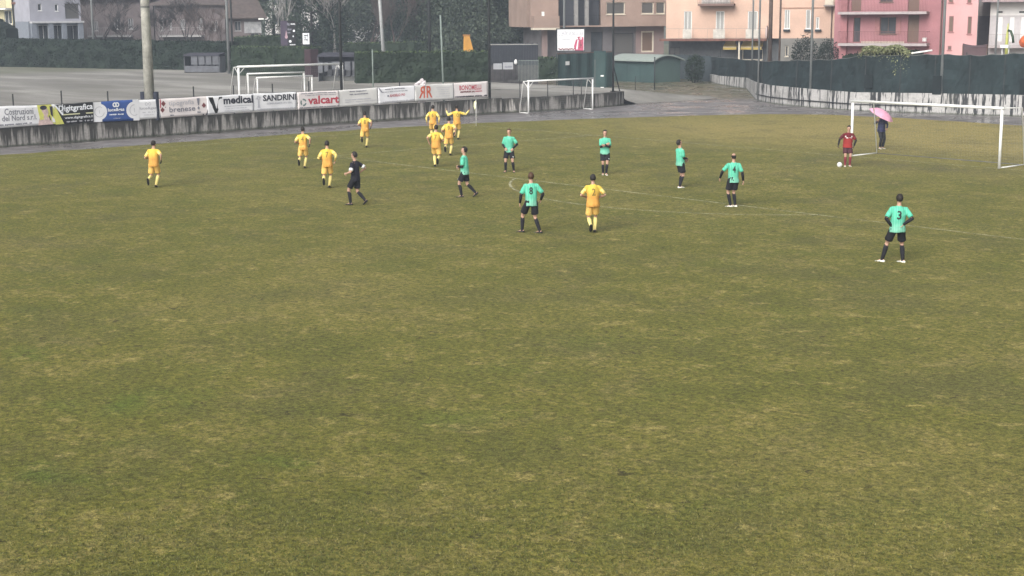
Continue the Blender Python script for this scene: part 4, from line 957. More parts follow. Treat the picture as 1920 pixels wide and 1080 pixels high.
# pink house -----------------------------------------------------
F = Fac('apartment_house', 'dusky pink apartment house with two long balconies', 1562, 134, 1766, 132, .2)
PNK = M('dusky_pink_plaster', (.40, .19, .205), .9, .2, .35, 8); PNKL = M('light_pink_plaster', (.62, .35, .345), .9, .12, .4, 8); x1 = F.L
h1 = [F.rect(1600,33,1613,79), F.rect(1650,32,1680,64), F.rect(1702,28,1723,80)]; h2 = [F.rect(1597,-30,1615,21), F.rect(1703,-30,1724,21), F.rect(1650,-28,1675,4)]
F.wall(PNK, 0, x1, -.4, 10.6, h1+h2, body=10)
F.window(h1[0], GUT, GLASS, mull=0, name='door', pname='door_glass'); F.window(h1[1], GUT, GLASS); F.window(h1[2], SHB, SHB, mull=1, name='shutter_door', pname='shutter')
F.window(h2[0], SHB, SHB, name='shutter_door', pname='shutter'); F.window(h2[1], SHB, SHB, name='shutter_door', pname='shutter'); F.window(h2[2], GUT, GLASS)
a, b, c, d = h1[1]; F.box(M('pink_shutter', (.34,.16,.16), .7), 'shutter', a-.42, a-.03, -.06, -.02, c, d); F.box(M('pink_shutter', (.34,.16,.16)), 'shutter', b+.03, b+.42, -.06, -.02, c, d)
SLB = M('grey_slab_edge', (.40,.35,.35), .8, .15)
for yy in (24, 83):
    a = F.pt(1578, yy)[0]; b = F.pt(1743, yy)[0]; z = F.pt(1660, yy)[1]; F.box(SLB, 'balcony_slab', a, b, -1.3, -.003, z-.12, z+.10)
    F.rail(M('reddish_rail', (.16,.07,.07), .6), a, b, -1.28, z+.10, 1.0, 60, sides=1.2)
a = F.pt(1621,81)[0]; b = F.pt(1700,81)[0]; z = F.pt(1660,80)[1]; F.box(CREAM, 'planter', a, b, -1.25, -1.05, z-.02, z+.12)
a, b, c, d = F.rect(1578,35,1590,84); F.box(M('pink_pier', (.36,.16,.17), .9), 'pier', a, b, -.5, -.003, -.3, 10)
a, b, c, d = F.rect(1727,64,1743,80,-1.); F.box(WHITE, 'white_box', a+.1, a+.4, -.9, -.5, c+.1, d-.3)
F.roof(TILEG, 0, x1, 0, 10, 10.6, 2)
q = F.pt(1767,50)[0]; MB().tube([(q-.1,-.12,0),(q-.1,-.12,10.5)], .06, 6).build('downpipe', GUT, F.root)
F = Fac('apartment_house', 'light pink stair tower with narrow shuttered windows', 1768.5, 128, 1829, 128, .2)
h1 = [F.rect(1779,30,1788,60), F.rect(1814,31,1822,64), F.rect(1779,-20,1788,5), F.rect(1814,-20,1822,6), F.rect(1777,86,1784,94)]
F.wall(PNKL, 0, F.L, -.4, 10.9, h1, body=8)
for h in h1: F.window(h, M('pink_shutter', (.34,.16,.16)), SHB, y=.02, mull=0, fw=.05, name='window', pname='shutter')
F.roof(TILEG, 0, F.L, 0, 8, 10.9, 1.6, ov=.5)
# grey link and white house --------------------------------------
F = Fac('apartment_house', 'narrow house with a lilac grey lower wall between the pink tower and the white house', 1830, 136, 1853, 136, .2)
zl = F.pt(1840,30)[1]; F.wall(M('lilac_grey_plaster', (.27,.235,.25), .9, .06), 0, F.L, -.4, zl, body=8); F.wall(M('pale_grey_plaster', (.52,.48,.46), .9, .06), 0, F.L, zl+.003, 9.5, body=8, name='upper_wall')
F.roof(TILEG, 0, F.L, 0, 8, 9.5, 1.2, ov=.2)
F = Fac('apartment_house', 'white house with tall white shutters and a gabled roof at the right edge', 1852, 130, 1990, 130, .2)
zl = F.pt(1880,29)[1]; hs_ = [F.rect(a_,32,b_,78) for a_, b_ in ((1868,1879),(1893,1901),(1914,1925))]
F.wall(M('grey_white_plaster', (.50,.47,.475), .9, .08), 0, F.L, -.4, zl, hs_, body=9); F.wall(M('white_plaster', (.72,.70,.68), .9, .06), 0, F.L, zl+.003, F.pt(1880,4)[1], body=9, name='upper_wall')
for h in hs_: F.window(h, WHITE, M('white_shutter', (.80,.77,.78), .6), y=.02, mull=0, name='shutter_door', pname='shutter')
for px in (1875, 1916): a, b, c, d = F.rect(px-5,21,px+5,24); F.box(DSTEEL, 'vent', a, b, -.05, -.002, c, d)
z = F.pt(1880,64)[1]; F.box(SLB, 'balcony_slab', 0, F.L, -1.2, -.003, z-1.1, z-.98); F.rail(M('thin_grey_rail', (.3,.26,.24)), 0, F.L, -1.15, z-.98, 1.0, 50)
F.roof(M('pinkish_roof_edge', (.34,.26,.27), .8), 0, F.L, -.6, 9, F.pt(1880,4)[1]+.16, 2)
cp = Fac('garden_canopy', 'brown canopy with a sagging cloth top behind the windscreen at the pink tower', 1803, 112, 1850, 112, .5, cat='canopy')
zt, zm, zb = cp.pt(1825,82)[1], cp.pt(1825,88)[1], cp.pt(1825,104)[1]
BRC = M('brown_canopy_cloth', (.11,.07,.075), .8, .2, 1, 20); L = cp.L
mb = MB(); nx = 8
vs = [(L*i/nx, y_, (zt-.12*math.sin(i/nx*math.pi) if y_ else zt-.22)-.05*(i/nx)) for y_ in (0, 1.4) for i in range(nx+1)]
mb.add(vs, [(i, i+1, nx+2+i, nx+1+i) for i in range(nx)]); vs = [(L*i/nx, .02, z_) for z_ in (zt-.22, zb-.6) for i in range(nx+1)]; mb.add(vs, [(i, nx+1+i, nx+2+i, i+1) for i in range(nx)])
mb.build('cloth', BRC, cp.root, merge=False)
for x in (.03, L-.03): MB().tube([(x,-.03,-.6),(x,-.03,zt-.1)], .04, 6).build('post', GUT, cp.root)
# odds and ends over the windscreen at the right edge
P_ = atd(1921, 108, 0); z = zat(P_, 76); ob = thing('inflated_shape', 'bright orange rounded shape poking into the right edge above the windscreen', 'inflatable', (P_.x, P_.y, 0))
MB().ball((.12,0,z), (.5,.45,.42), nu=14, nv=9).ball((.3,.1,z-.35), (.42,.4,.4), nu=12, nv=8).ball((-.12,0,z-.12), (.34,.3,.36), nu=12, nv=8).ball((.4,0,z+.25),(.35,.3,.25),nu=12,nv=8).build('shell', M('bright_orange_plastic', (.78,.17,.06), .4), ob, True); MB().tube([(0,0,0),(0,0,z-.4)], .05, 6).build('stand', DSTEEL, ob)
P_ = atd(1889, 110, 0); z0_, z1_ = zat(P_, 72), zat(P_, 44); sl = thing('playground_slide', 'yellow green plastic slide with a dark curved end above the windscreen', 'slide', (P_.x, P_.y, 0))
MB().tube([(-.1,0,z1_),(-.14,0,z0_),(-.1,0,.5)], [(.02,.06),(.10,.12),(.12,.12)], 8).build('panel', M('yellow_green_plastic', (.50,.52,.14), .5), sl, True)
MB().tube([(-.02,-.1,z0_+.55),(.18,-.1,z0_+.50),(.36,-.1,z0_+.1),(.42,-.1,z0_-.3)], .09, 8).build('tube', M('dark_green_plastic', (.03,.06,.03), .4), sl, True)
P_ = atd(1884, 109, 0); z = zat(P_, 90); tb_ = thing('garden_table', 'small white table standing above the windscreen near the orange shape', 'table', (P_.x, P_.y, 0))
MB().box(-.30,.30,-.2,.2,z,z+.22).build('tabletop', WHITE, tb_)
for sx in (-.25,.25): MB().box(sx-.03,sx+.03,-.03,.03,0,z).build('leg', WHITE, tb_)
P_, _ = on_path(RW, 1840, -.7); Q_, _ = on_path(RW, 1925, -.8); P_.z = Q_.z = .2
hedge('ragged dark hedge behind the windscreen at the right edge', P_, Q_, 3.0, 3.3, 1., HEDGED, HEDGE, seed=23)

# houses far left -------------------------------------------------
F = Fac('far_house', 'pale yellow house at the far left above the dark bush', -60, 196, 63, 190, .5)
YLW = M('pale_yellow_plaster', (.62,.56,.36), .9, .1); hw = [F.rect(42,16,60,35), F.rect(41,55,64,74), F.rect(8,20,22,45)]
F.wall(YLW, 0, F.L, -.5, 9, hw, body=9)
for h in hw[:2]: F.window(h, CREAM, SHD, fw=.2)
F.window(hw[2], WHITE, GLASS)
a, b, c, d = F.rect(-20,10,22,16); F.box(WHITE, 'balcony_slab', a, b, -1.2, -.003, c-.15, c+.05); F.rail(DSTEEL, a, b, -1.15, c+.05, 1., 20)
a, b, c, d = F.rect(25,4,62,8); F.box(TILE, 'tile_band', a, b, -.4, -.003, c, d); F.roof(TILE, 0, F.L, 0, 9, 9, 2)
q = F.pt(27,40)[0]; MB().tube([(q,-.15,0),(q,-.15,8.9)], .1, 6).build('downpipe', DSTEEL, F.root)
F = Fac('far_house', 'lilac grey house with a white balcony edge and pillared ground floor', 62, 186, 157, 188, .5)
LIL = M('lilac_white_plaster', (.34, .34, .39), .9, .12, .8, 8); hw = [F.rect(71,7,78,20), F.rect(103,8,109,21), F.rect(122,6,149,36)]
zf = F.pt(100,40)[1]; F.wall(LIL, 0, F.L, zf, 9.5, hw, body=9)
F.window(hw[0], WHITE, GLASS, mull=0); F.window(hw[1], WHITE, GLASS, mull=0); F.window(hw[2], LIL, SHD, mull=0, name='loggia', pname='loggia_back')
gh = [F.rect(73,47,91,77,.8), F.rect(101,47,117,77,.8), F.rect(126,47,150,77,.8)]
F.wall(M('blue_grey_plaster', (.20,.22,.26), .9, .15), 0, F.L, -.5, zf-.003, gh, y=.8, body=8, name='ground_floor_wall')
for h in gh: F.window(h, WHITE, GLASS, y=.92, fw=.05)
F.box(M('white_slab', (.48, .48, .50), .8, .15), 'balcony_slab', -.1, F.L, -1.0, -.003, zf-.2, zf+.03)
for px in (64, 96, 121, 152): q = F.pt(px,60,-.8)[0]; F.box(M('blue_grey_plaster', (.20,.22,.26)), 'pillar', q-.28, q+.28, -.9, -.5, -.5, zf-.203)
for h in gh: F.box(WHITE, 'sill', h[0], h[1], .6, .797, h[2]-.15, h[2]-.02)
F.roof(TILEG, 0, F.L, 0, 9, 9.5, 2)
DBR = M('dull_brown_plaster', (.14,.115,.115), .9, .3, .7, 5); PWN = M('pale_window_surround', (.34,.33,.33), .8)
for lab, pa, da, pb, db, ztop, holes in (
    ('long dull brown house behind the bare trees left of the pale mast', 157, 205, 292, 203, 8.0, [(176,40,184,58),(214,34,226,55),(240,34,250,55)]),
    ('long dull brown house with dark windows right of the pale mast', 294, 200, 425, 196, 7.2, [(300,34,306,58),(316,34,322,56),(338,36,346,56),(372,34,380,56),(398,38,408,58)])):
    F = Fac('far_house', lab, pa, da, pb, db, .5); hw = [F.rect(*h) for h in holes]; F.wall(DBR, 0, F.L, -.5, ztop, hw, body=9)
    for h in hw: F.window(h, PWN, GLASS, fw=.12)
    F.rail(PWN, F.L*.1, F.L*.7, -.9, 3.3, 1., 24, name='railing'); F.box(PWN, 'balcony_slab', F.L*.1, F.L*.7, -.95, -.003, 3.1, 3.297); F.roof(TILEG, 0, F.L, 0, 9, ztop, 1.8)
F = Fac('far_house', 'dark roofed house with a pale side wall behind the clipped hedge', 430, 176, 492, 176, .5)
hw = [F.rect(470,62,486,80), F.rect(440,40,452,58)]; F.wall(DBR, 0, F.L, -.5, F.pt(470,34)[1], hw, body=8)
a, b, c, d = F.rect(458,41,490,62); F.box(M('pale_mottled_render', (.36,.36,.37), .9, .3, 1.5, 6), 'render_patch', a, b, -.05, -.002, c, d)
for h in hw: F.window(h, PWN, GLASS)
F.roof(TILEG, 0, F.L, 0, 8, F.pt(470,34)[1]+.1, 3.2); q = F.pt(486,34)[0]; F.box(WHITE, 'gutter_end', q-.1, q+.5, -.75, -.62, F.pt(486,37)[1], F.pt(486,34)[1])
for lab, pa, pb, da, zt_ in (('pale block seen between tree crowns above the white framed sign', 500, 600, 250, 16), ('pale whitish block behind the pale branched tree', 604, 718, 262, 13)):
    F = Fac('far_house', lab, pa, da, pb, da, .5, group='pale blocks far behind the trees'); hw = [(1.5+3.2*i, 2.7+3.2*i, 1.2+3.1*j, 2.8+3.1*j) for i in range(int(F.L/3.2)) for j in range(int(zt_/3.1)) if 1.2+3.1*j+1.6 < zt_-.3]
    F.wall(M('pale_block_plaster', (.60,.58,.57), .9, .1), 0, F.L, -.5, zt_, hw, body=10)
    for h in hw: F.window(h, PWN, GLASS)
    F.roof(TILEG, 0, F.L, 0, 10, zt_, 2)
car = thing('parked_car', 'whitish car roof showing above the dark hedge by the yellow house', 'car', atd(53, 180, .9), atd(53,180).z + F.rz)
zr = zat(car.location, 73)-.9; bdy = MB().tube([(-2.1,0,.6),(-2.0,0,.72),(-1.2,0,.8),(1.2,0,.8),(2.0,0,.66),(2.1,0,.55)], [(.5,.2),(.78,.3),(.85,.38),(.85,.38),(.8,.3),(.5,.2)], 10, ref=(0,1,0))
CARP = M('silver_white_paint', (.62,.63,.64), .3, .05); bdy.build('body', CARP, car, True)
MB().tube([(-1.6,0,1.0),(-.9,0,1.42),(.5,0,1.45),(1.2,0,1.0)], [(.7,.05),(.62,.1),(.62,.1),(.7,.05)], 10, ref=(0,1,0)).build('cabin', CARP, car, True)
for sx in (-1.3,1.3):
    for sy in (-.75,.75): MB().tube([(sx,sy-.1,.32),(sx,sy+.1,.32)], .32, 14).build('wheel', DSTEEL, car, True)

# ------------------------------------------------------------------ dugouts, posters, sheds round the gravel field
DK = M('dugout_dark_roof', (.045,.045,.06), .8, .2); SEAT = M('grey_plastic_seat', (.15,.155,.17), .5, .15); PERS = M('cloudy_perspex', (.11,.115,.13), .4, .25, 2, 10)
def dugout(label, pa, pb, by, h, seats, panels, skirt=.0):
    A = G1(pa, by); B = G1(pb, by); rz = math.atan2(B.y-A.y, B.x-A.x); L = (B-A).length; root = thing('dugout', label, 'dugout', A, rz, 'players dugouts beside the gravel field')
    MB().add([(0,-.1,h*.93),(L,-.1,h*.93),(L,1.6,h),(0,1.6,h),(0,-.1,h*.93-.16),(L,-.1,h*.93-.16),(L,1.6,h-.1),(0,1.6,h-.1)], [(0,1,2,3),(4,7,6,5),(0,4,5,1),(1,5,6,2),(2,6,7,3),(3,7,4,0)]).build('roof', DK, root)
    MB().box(0,L,1.5,1.56,0,h-.13).build('back_panel', DK, root)
    for x in (0, L-.06): MB().box(x,x+.06,0,1.48,.0,h*.93-.2).build('side_panel', PERS, root)
    for i in range(seats):
        x = .35+(L-.7)*(i+.5)/seats; s_ = MB().box(x-.19,x+.19,.85,1.25,.40,.45).box(x-.19,x+.19,1.25,1.30,.45,.95); s_.build('seat', SEAT, root)
    MB().box(.1,L-.1,1.0,1.08,.0,.39).build('bench_frame', STEEL, root)
    for (u0, u1, v0, v1) in panels: MB().box(L*u0,L*u1,-.03,-.005,h*v0,h*v1).build('front_panel', PERS, root)
    return root
dugout('low dark dugout with grey seats in front of the dark hedge', 346, 413, 137, 1.9, 5, [(.20,.38,.42,.85),(.41,.58,.42,.85),(.61,.77,.42,.85),(.80,.97,.42,.85),(.02,.97,.05,.36)])
dugout('wide dark dugout with cloudy panels behind the largest gravel field goal', 597, 684, 153, 2.35, 6, [(.0,.10,.30,.68),(.14,.22,.35,.68),(.30,.52,.42,.70),(.58,.70,.42,.70),(.74,.85,.40,.70),(.87,.99,.04,.36),(.87,.99,.39,.72)])
bx = G1(585, 145); tag(MB().box(-.5,.5,-.4,.4,0,2.45).build('brick_pillar', M('dark_red_brick', (.05, .028, .034), .9, .3, 2, 12), loc=bx), 'dark reddish pillar closing the right end of the clipped hedge', 'pillar')
def panel(name, label, cat, px0, px1, y0, y1, d, m, items, z0=.8, frame=None, post=True):
    F = Fac(name, label, px0, d, px1, d, z0, cat=cat); a, b, c, e = F.rect(px0, y0, px1, y1); F.box(m, 'board', a, b, 0, .05, c, e)
    if frame: MB().box(a-.1,b+.1,-.02,.04,e+.003,e+.09).box(a-.1,b+.1,-.02,.04,c-.09,c-.003).box(a-.1,a-.003,-.018,.038,c,e).box(b+.003,b+.1,-.018,.038,c,e).build('frame', frame, F.root)
    if post:
        for x in (a+.15, b-.15): MB().box(x-.04,x+.04,.053,.12,-.4,e).build('post', DSTEEL, F.root)
    for i, (nm, g, mt) in enumerate(items(b-a, e-c)): g.v = [(x+a, -.006-.003*i, z+c) for x, y, z in g.v]; g.build(nm, mt, F.root, merge=False)
    return F
rr = random.Random(5)
panel('poster_board', 'black poster board with white and reddish print above the clipped hedge', 'poster', 526, 554, 39, 86, 146, INKK, lambda L, H: [
    ('printed_picture', poly([(0,0),(L*.45,0),(L*.45,H*1.),(0,H*1.)]), M('banner_ink_dusk', (.07,.055,.085), .6)),
    ('printed_picture', join(disc(L*.38,H*.36,L*.12,sx=.8), poly([(L*.3,H*.36),(L*.46,H*.36),(L*.38,H*.62)])), M('banner_ink_rose', (.55,.38,.42), .6)),
    ('lettering', join(fuzz(L*.45,L*.62,H*.80,H*.93,201,.2), fuzz(L*.48,L*.75,H*.62,H*.70,202,.3), fuzz(L*.45,L*.72,H*.50,H*.56,203,.3)), INKG),
    ('lettering', join(fuzz(L*.70,L*.99,H*.84,H*.90,204,.0), disc(L*.90,H*.60,L*.08), disc(L*.63,H*.18,L*.09), fuzz(L*.6,L*.98,H*.02,H*.07,205,0), disc(L*.84,H*.38,L*.06,sx=.6)), INKW)], z0=.8)
panel('framed_sign', 'small white framed sign with dark marks, right of the black poster', 'sign', 567.5, 580, 62, 83, 146, INKW, lambda L, H: [
    ('lettering', join(fuzz(L*.25,L*.75,H*.72,H*.86,211,.1), fuzz(L*.25,L*.75,H*.34,H*.46,212,.1), poly([(L*.3,H*.5),(L*.45,H*.5),(L*.4,H*.68),(L*.3,H*.68)])), INKK),
    ('printed_line', poly([(L*.74,H*.1),(L*.80,H*.1),(L*.80,H*.92),(L*.74,H*.92)]), INKG)], frame=DSTEEL)
def post_items(L, H):
    r2 = random.Random(77); crowd = join(*[disc(L*u, H*(.04+.05*r2.random()), L*.028, n=7) for u in np.linspace(.06, .64, 14)])
    red = join(poly([(L*.66,0),(L*.98,0),(L*.98,H*.62),(L*.84,H*.66),(L*.72,H*.60),(L*.62,H*.2)]))
    return [('lettering', text_mb('IL CENTRO VICINO A CASA', L*.05, L*.97, H*.70, H*.90, .0), INKG), ('lettering', fuzz(L*.18, L*.48, H*.50, H*.57, 301, .2), INKP),
            ('printed_picture', crowd, INKN), ('printed_picture', red, M('banner_ink_pink_red', (.55,.10,.18), .5, .4, 4, 9)),
            ('printed_picture', join(disc(L*.74,H*.56,L*.035), disc(L*.88,H*.57,L*.045,L*.02), poly([(L*.70,H*.05),(L*.76,H*.05),(L*.80,H*.5),(L*.76,H*.5)])), INKW), ('printed_picture', join(disc(L*.90,H*.25,L*.03), disc(L*.78,H*.62,L*.025), poly([(L*.83,H*.1),(L*.86,H*.1),(L*.9,H*.5),(L*.87,H*.5)])), INKN)]
panel('poster_board', 'large white poster with pink red figures at its lower right corner', 'poster', 1045, 1095, 55, 94.5, 135, PVC, post_items, frame=DSTEEL)
P_ = atd(1058, 140, .7); pole('lamp_post', 'grey lamp post rising behind the white poster', P_, 13, .12, .08, PG, extra=lampx(13))
F = Fac('storage_bin', 'orange yellow skip with a sloping side behind the long clipped hedge', 867, 135, 888, 135, .86, cat='skip')
a, b, c, d = F.rect(867,68,888,98); OR = M('orange_yellow_paint', (.55,.27,.05), .6, .2, 1.5, 9)
MB().add([(a,0,0),(b+.05,0,0),(b+.05,1.2,0),(a,1.2,0),(a+.12,0,d),(b-.35,0,d),(b-.35,1.2,d),(a+.12,1.2,d),(b,0,d*.6),(b,1.2,d*.6)], [(0,1,8,5,4),(1,2,9,8),(8,9,6,5),(3,7,6,9,2),(3,0,4,7),(4,5,6,7)]).build('shell', OR, F.root)
MB().box(a+.05,b-.3,-.04,1.24,d+.003,d+.14).build('lid', M('dull_orange_paint', (.34,.16,.05), .7), F.root)
# dark fenced yard between the long hedge and the short hedge
F = Fac('yard_fence', 'dark slatted yard fence between the long clipped hedge and the short hedge', 917, 128, 1009, 128, .8, cat='fence')
YF = M('dark_slate_boards', (.032,.035,.044), .85, .15, .4, 5); a, b, c, d = F.rect(918,82,1009,118)
mb = MB(); n = 30
for i in range(n): mb.box(a+(b-a)*i/n, a+(b-a)*(i+.94)/n, 0, .04, c-.2, d+.03*((i*7)%3))
mb.build('boards', YF, F.root, merge=False); F.box(M('dull_brown_base', (.075,.07,.072), .9, .25), 'base', a, b, .0, .3, -.6, c-.21)
MB().box(a,b,-.05,-.01,d-.1,d-.02).build('top_rail', M('pale_grey_edge', (.28,.28,.27), .8), F.root)
for i, (p0, p1, t_) in enumerate(((925,941,119),(943,962,117))):
    Fb = Fac('white_board', ('plain pale board leaning on the dark yard fence', 'pale board with grey print leaning on the dark yard fence')[i], p0, 126.5, p1, 126.5, .85, cat='board'); a, b, c, d = Fb.rect(p0, t_, p1, 130)
    Fb.box(M('dull_white_board', (.38,.39,.41), .7, .15), 'panel', a, b, 0, .04, c, d)
    for x in (a+.1, b-.14): Fb.box(DSTEEL, 'leg', x, x+.04, .0, .04, -.05, c-.003)
    if i: g = fuzz(a+.15, b-.1, c+.12, c+.3, 88, .2); g.v = [(x, -.006, z) for x, y, z in g.v]; g.build('lettering', INKG, Fb.root, merge=False)
P_ = atd(967, 125, .85); vb = thing('vase', 'white urn shaped post cap beside the pale boards', 'urn', P_); z = zat(P_, 121)-.85
MB().tube([(0,0,0),(0,0,z)], .03, 6).build('stand', DSTEEL, vb); MB().tube([(0,0,z),(0,0,z+.12),(0,0,z+.3),(0,0,z+.42)], [.07,.15,.12,.05], 10).build('body', WHITE, vb, True)
tg = Fac('low_gate', 'thin green wire gate between the dark yard fence and the short hedge', 972, 122, 1010, 122, .84, cat='gate'); zt = tg.pt(990,113)[1]; mb = MB()
mb.box(0,tg.L,0,.04,zt-.04,zt).box(0,tg.L,0,.04,.05,.09)
for i in range(15): x = tg.L*i/14; mb.box(x-.012,x+.012,.003,.03,.09,zt-.04)
mb.build('frame', M('greenish_steel', (.20, .24, .22)), tg.root, merge=False)

# green screen, cabinet and shed -------------------------------------
TEAL = M('teal_green_sheet', (.042,.075,.073), .75, .22, .6, 7); TEALD = M('dark_teal_sheet', (.025,.055,.055), .75, .2, .6, 7)
F = Fac('green_screen', 'green cloth screen fence with a small white notice, left of the shed', 1046, 124, 1150, 130, .5, cat='fence')
a, b, c, d = F.rect(1046,100,1150,150); mb = MB(); n = 26; vs = [(a+(b-a)*i/n, .06*math.sin(i*1.3), z_) for z_ in (-.5, d*.5, d) for i in range(n+1)]
mb.add(vs, [(j*(n+1)+i, j*(n+1)+i+1, (j+1)*(n+1)+i+1, (j+1)*(n+1)+i) for j in range(2) for i in range(n)]); mb.build('cloth', TEAL, F.root, merge=False)
for i in range(6): q = a+(b-a)*i/5; MB().tube([(q,.12,-.5),(q,.12,d+.05)], .04, 6).build('post', TEALD, F.root)
MB().box(a,b,.09,.14,d+.01,d+.09).build('top_rail', GUT, F.root)
a, b, c, d = F.rect(1059,115,1066,122); MB().box(a,b,-.10,-.08,c,d).build('notice', WHITE, F.root)
F = Fac('green_cabinet', 'tall green cabinet with two white labels beside the end of the low wall', 1113, 112, 1136, 112, .45, cat='cabinet')
a, b, c, d = F.rect(1113,96,1135,168); F.box(TEALD, 'body', 0, F.L, 0, .8, -.4, d); F.box(TEAL, 'door', .08, F.L-.08, -.03, -.002, -.2, d-.1); MB().box(F.L*.08-.0,F.L*.14,-.06,-.033,.4,d*.8).build('handle', STEEL, F.root)
for yy in (141, 163): a, b, c, d = F.rect(1126,yy,1132,yy+2.5); F.box(WHITE, 'label_plate', a, b, -.05, -.033, c, d)
F = Fac('garden_shed', 'green shed with a pale curved roof, right of the small goal', 1152, 141, 1226, 137, .0, cat='shed'); TEALL = M('light_teal_sheet', (.07,.11,.10), .75, .15, .6, 7)
zt = F.pt(1200,113)[1]; Lx = F.L; D = 3.3; zr_ = F.pt(1200,105)[1]
F.box(TEAL, 'front_wall', 0, Lx, 0, .12, -.1, zt); F.box(TEALL, 'end_wall', Lx-.12, Lx, .123, D, -.1, zt)
F.box(TEAL, 'end_wall', 0, .12, .123, D, -.1, zt); F.box(TEAL, 'back_wall', .123, Lx-.123, D-.12, D, -.1, zt)
mb = MB(); n = 10; prof = [(-.35+(D+.7)*i/n, zt+.02+(.50)*math.sin(math.pi*(i/n)**.9)) for i in range(n+1)]
vs = [(x, y, z) for x in (-.35, Lx+.3) for y, z in prof] + [(x, y, z-.12) for x in (-.35, Lx+.3) for y, z in prof]; K = n+1
fs = [(i, K+i, K+i+1, i+1) for i in range(n)] + [(2*K+i, 2*K+i+1, 3*K+i+1, 3*K+i) for i in range(n)] + [(K+i, 3*K+i, 3*K+i+1, K+i+1) for i in range(n)] + [(i, i+1, 2*K+i+1, 2*K+i) for i in range(n)] + [(0,2*K,3*K,K),(n,K+n,3*K+n,2*K+n)]
mb.add(vs, fs).build('roof', M('pale_grey_sheet_roof', (.27,.31,.285), .6, .12), F.root)
gb = MB(); ep = [(Lx-.06, y, min(z, zt+.7)) for y, z in prof[1:-1]]; gb.add([(Lx-.05,.05,zt-.01)]+[(Lx-.05,y,z-.1) for y,z in prof[1:-1]]+[(Lx-.05,D-.05,zt-.01)], [tuple(range(n+1))]); gb.build('gable', TEALL, F.root)
for q in (.33, .66): F.box(TEALD, 'seam', Lx*q-.02, Lx*q+.02, -.02, -.002, 0, zt)
netpost(0,0,'short dark post in front of the shed end wall', P=gp(1227,168), h=2.6, r=.05); netpost(0,0,'thin short post on the verge in front of the shed', P=gp(1191,170), h=1.1, r=.03)
F = Fac('dark_screen_fence', 'dark blue grey screen between the shed and the streaked wall', 1262, 146, 1345, 138, -.0, cat='fence'); a, b, c, d = F.rect(1262,104,1345,150)
MB().box(0,F.L,0,.05,-.1,d).build('cloth', M('blue_grey_screen', (.055,.07,.078), .85, .25, .5, 5), F.root)
for i in range(5): q = F.L*i/4; MB().tube([(q,.1,-.1),(q,.1,d+.1)], .04, 6).build('post', DSTEEL, F.root)

# ------------------------------------------------------------------ people
SKIN = M('skin', (.50, .30, .22), .55, .10, 6, 40, bmp=.05); HAIRD = M('dark_hair', (.022, .017, .014), .6, .3, 20, 90); HAIRB = M('brown_hair', (.085, .045, .025), .6, .3, 20, 90)
EYE = M('dark_eye', (.02, .015, .012), .2, .05); LIP = M('lips', (.34, .14, .12), .5, .05)
BLK = M('black_cloth', (.014, .014, .018), .85, .3, 5, 60); BLKS = M('black_boot', (.015, .015, .016), .4, .2, 8, 60)
WHT = M('white_cloth', (.74, .75, .74), .8, .08, 5, 50); WBOOT = M('white_boot', (.80, .80, .72), .4, .12, 8, 60)
def kit_mat(name, lo, hi, z0, z1, stripe=None, var=.28):
    m, nt, b = _mat(name); co = objco(nt); sep = nd(nt, 'ShaderNodeSeparateXYZ'); nt.links.new(co, sep.inputs[0])
    n = noi(nt, co, 7, 3); f = mrange(nt, mth(nt, 'ADD', sep.outputs[2], mth(nt, 'MULTIPLY', mth(nt, 'SUBTRACT', n, .5), .12)), z0, z1)
    c = mix(nt, f, (*lo, 1), (*hi, 1))
    if stripe:
        w = nd(nt, 'ShaderNodeTexWave', wave_type='BANDS', bands_direction='X'); w.inputs['Scale'].default_value = 5.5; nt.links.new(co, w.inputs[0])
        c = mix(nt, ramp(nt, w.outputs['Fac'], [(.5, 0.), (.75, .22)]), c, (*stripe, 1))
    c = mix(nt, 1., c, ramp(nt, noi(nt, co, 4, 3), [(.3, 1-var), (.7, 1.)]), 'MULTIPLY')
    nt.links.new(c, b.inputs['Base Color']); b.inputs['Roughness'].default_value = .8; b.inputs['Specular IOR Level'].default_value = .15
    bump(nt, b, noi(nt, co, 22, 3, .6, .5), .45, .02); return m
YSH = kit_mat('yellow_shirt_with_orange_lower_part', (.70, .36, .085), (.80, .56, .09), 1.02, 1.36)
YSL = M('pale_yellow_sleeve', (.82, .66, .22), .8, .08, 5, 40); YSO = M('yellow_shorts', (.76, .48, .13), .8, .12, 5, 40); YSK = M('pale_yellow_socks', (.80, .66, .24), .8, .1, 5, 40)
GSH = kit_mat('mint_green_shirt', (.20, .54, .39), (.10, .54, .355), .86, 1.12, stripe=(.42, .74, .64)); GSL = M('mint_green_sleeve', (.11, .55, .365), .8, .1, 5, 40)
RSH = kit_mat('red_goalkeeper_shirt', (.36, .045, .04), (.15, .02, .028), 1.14, 1.36); RSL = M('dark_red_sleeve', (.12,.02,.028), .8, .2, 5, 40); RSO = M('dark_maroon_shorts', (.07, .022, .03), .8, .2, 5, 40); RSK = M('dark_red_socks', (.22, .03, .045), .8, .2, 5, 40)
NAV = M('navy_jacket', (.045, .05, .14), .6, .25, 5, 40); NVT = M('black_tracksuit_trousers', (.014, .016, .022), .7, .2, 5, 40)
NUMD = M('dark_shirt_number', (.03, .04, .035), .7, .1); NUMY = M('olive_shirt_number', (.24, .17, .04), .7, .1)

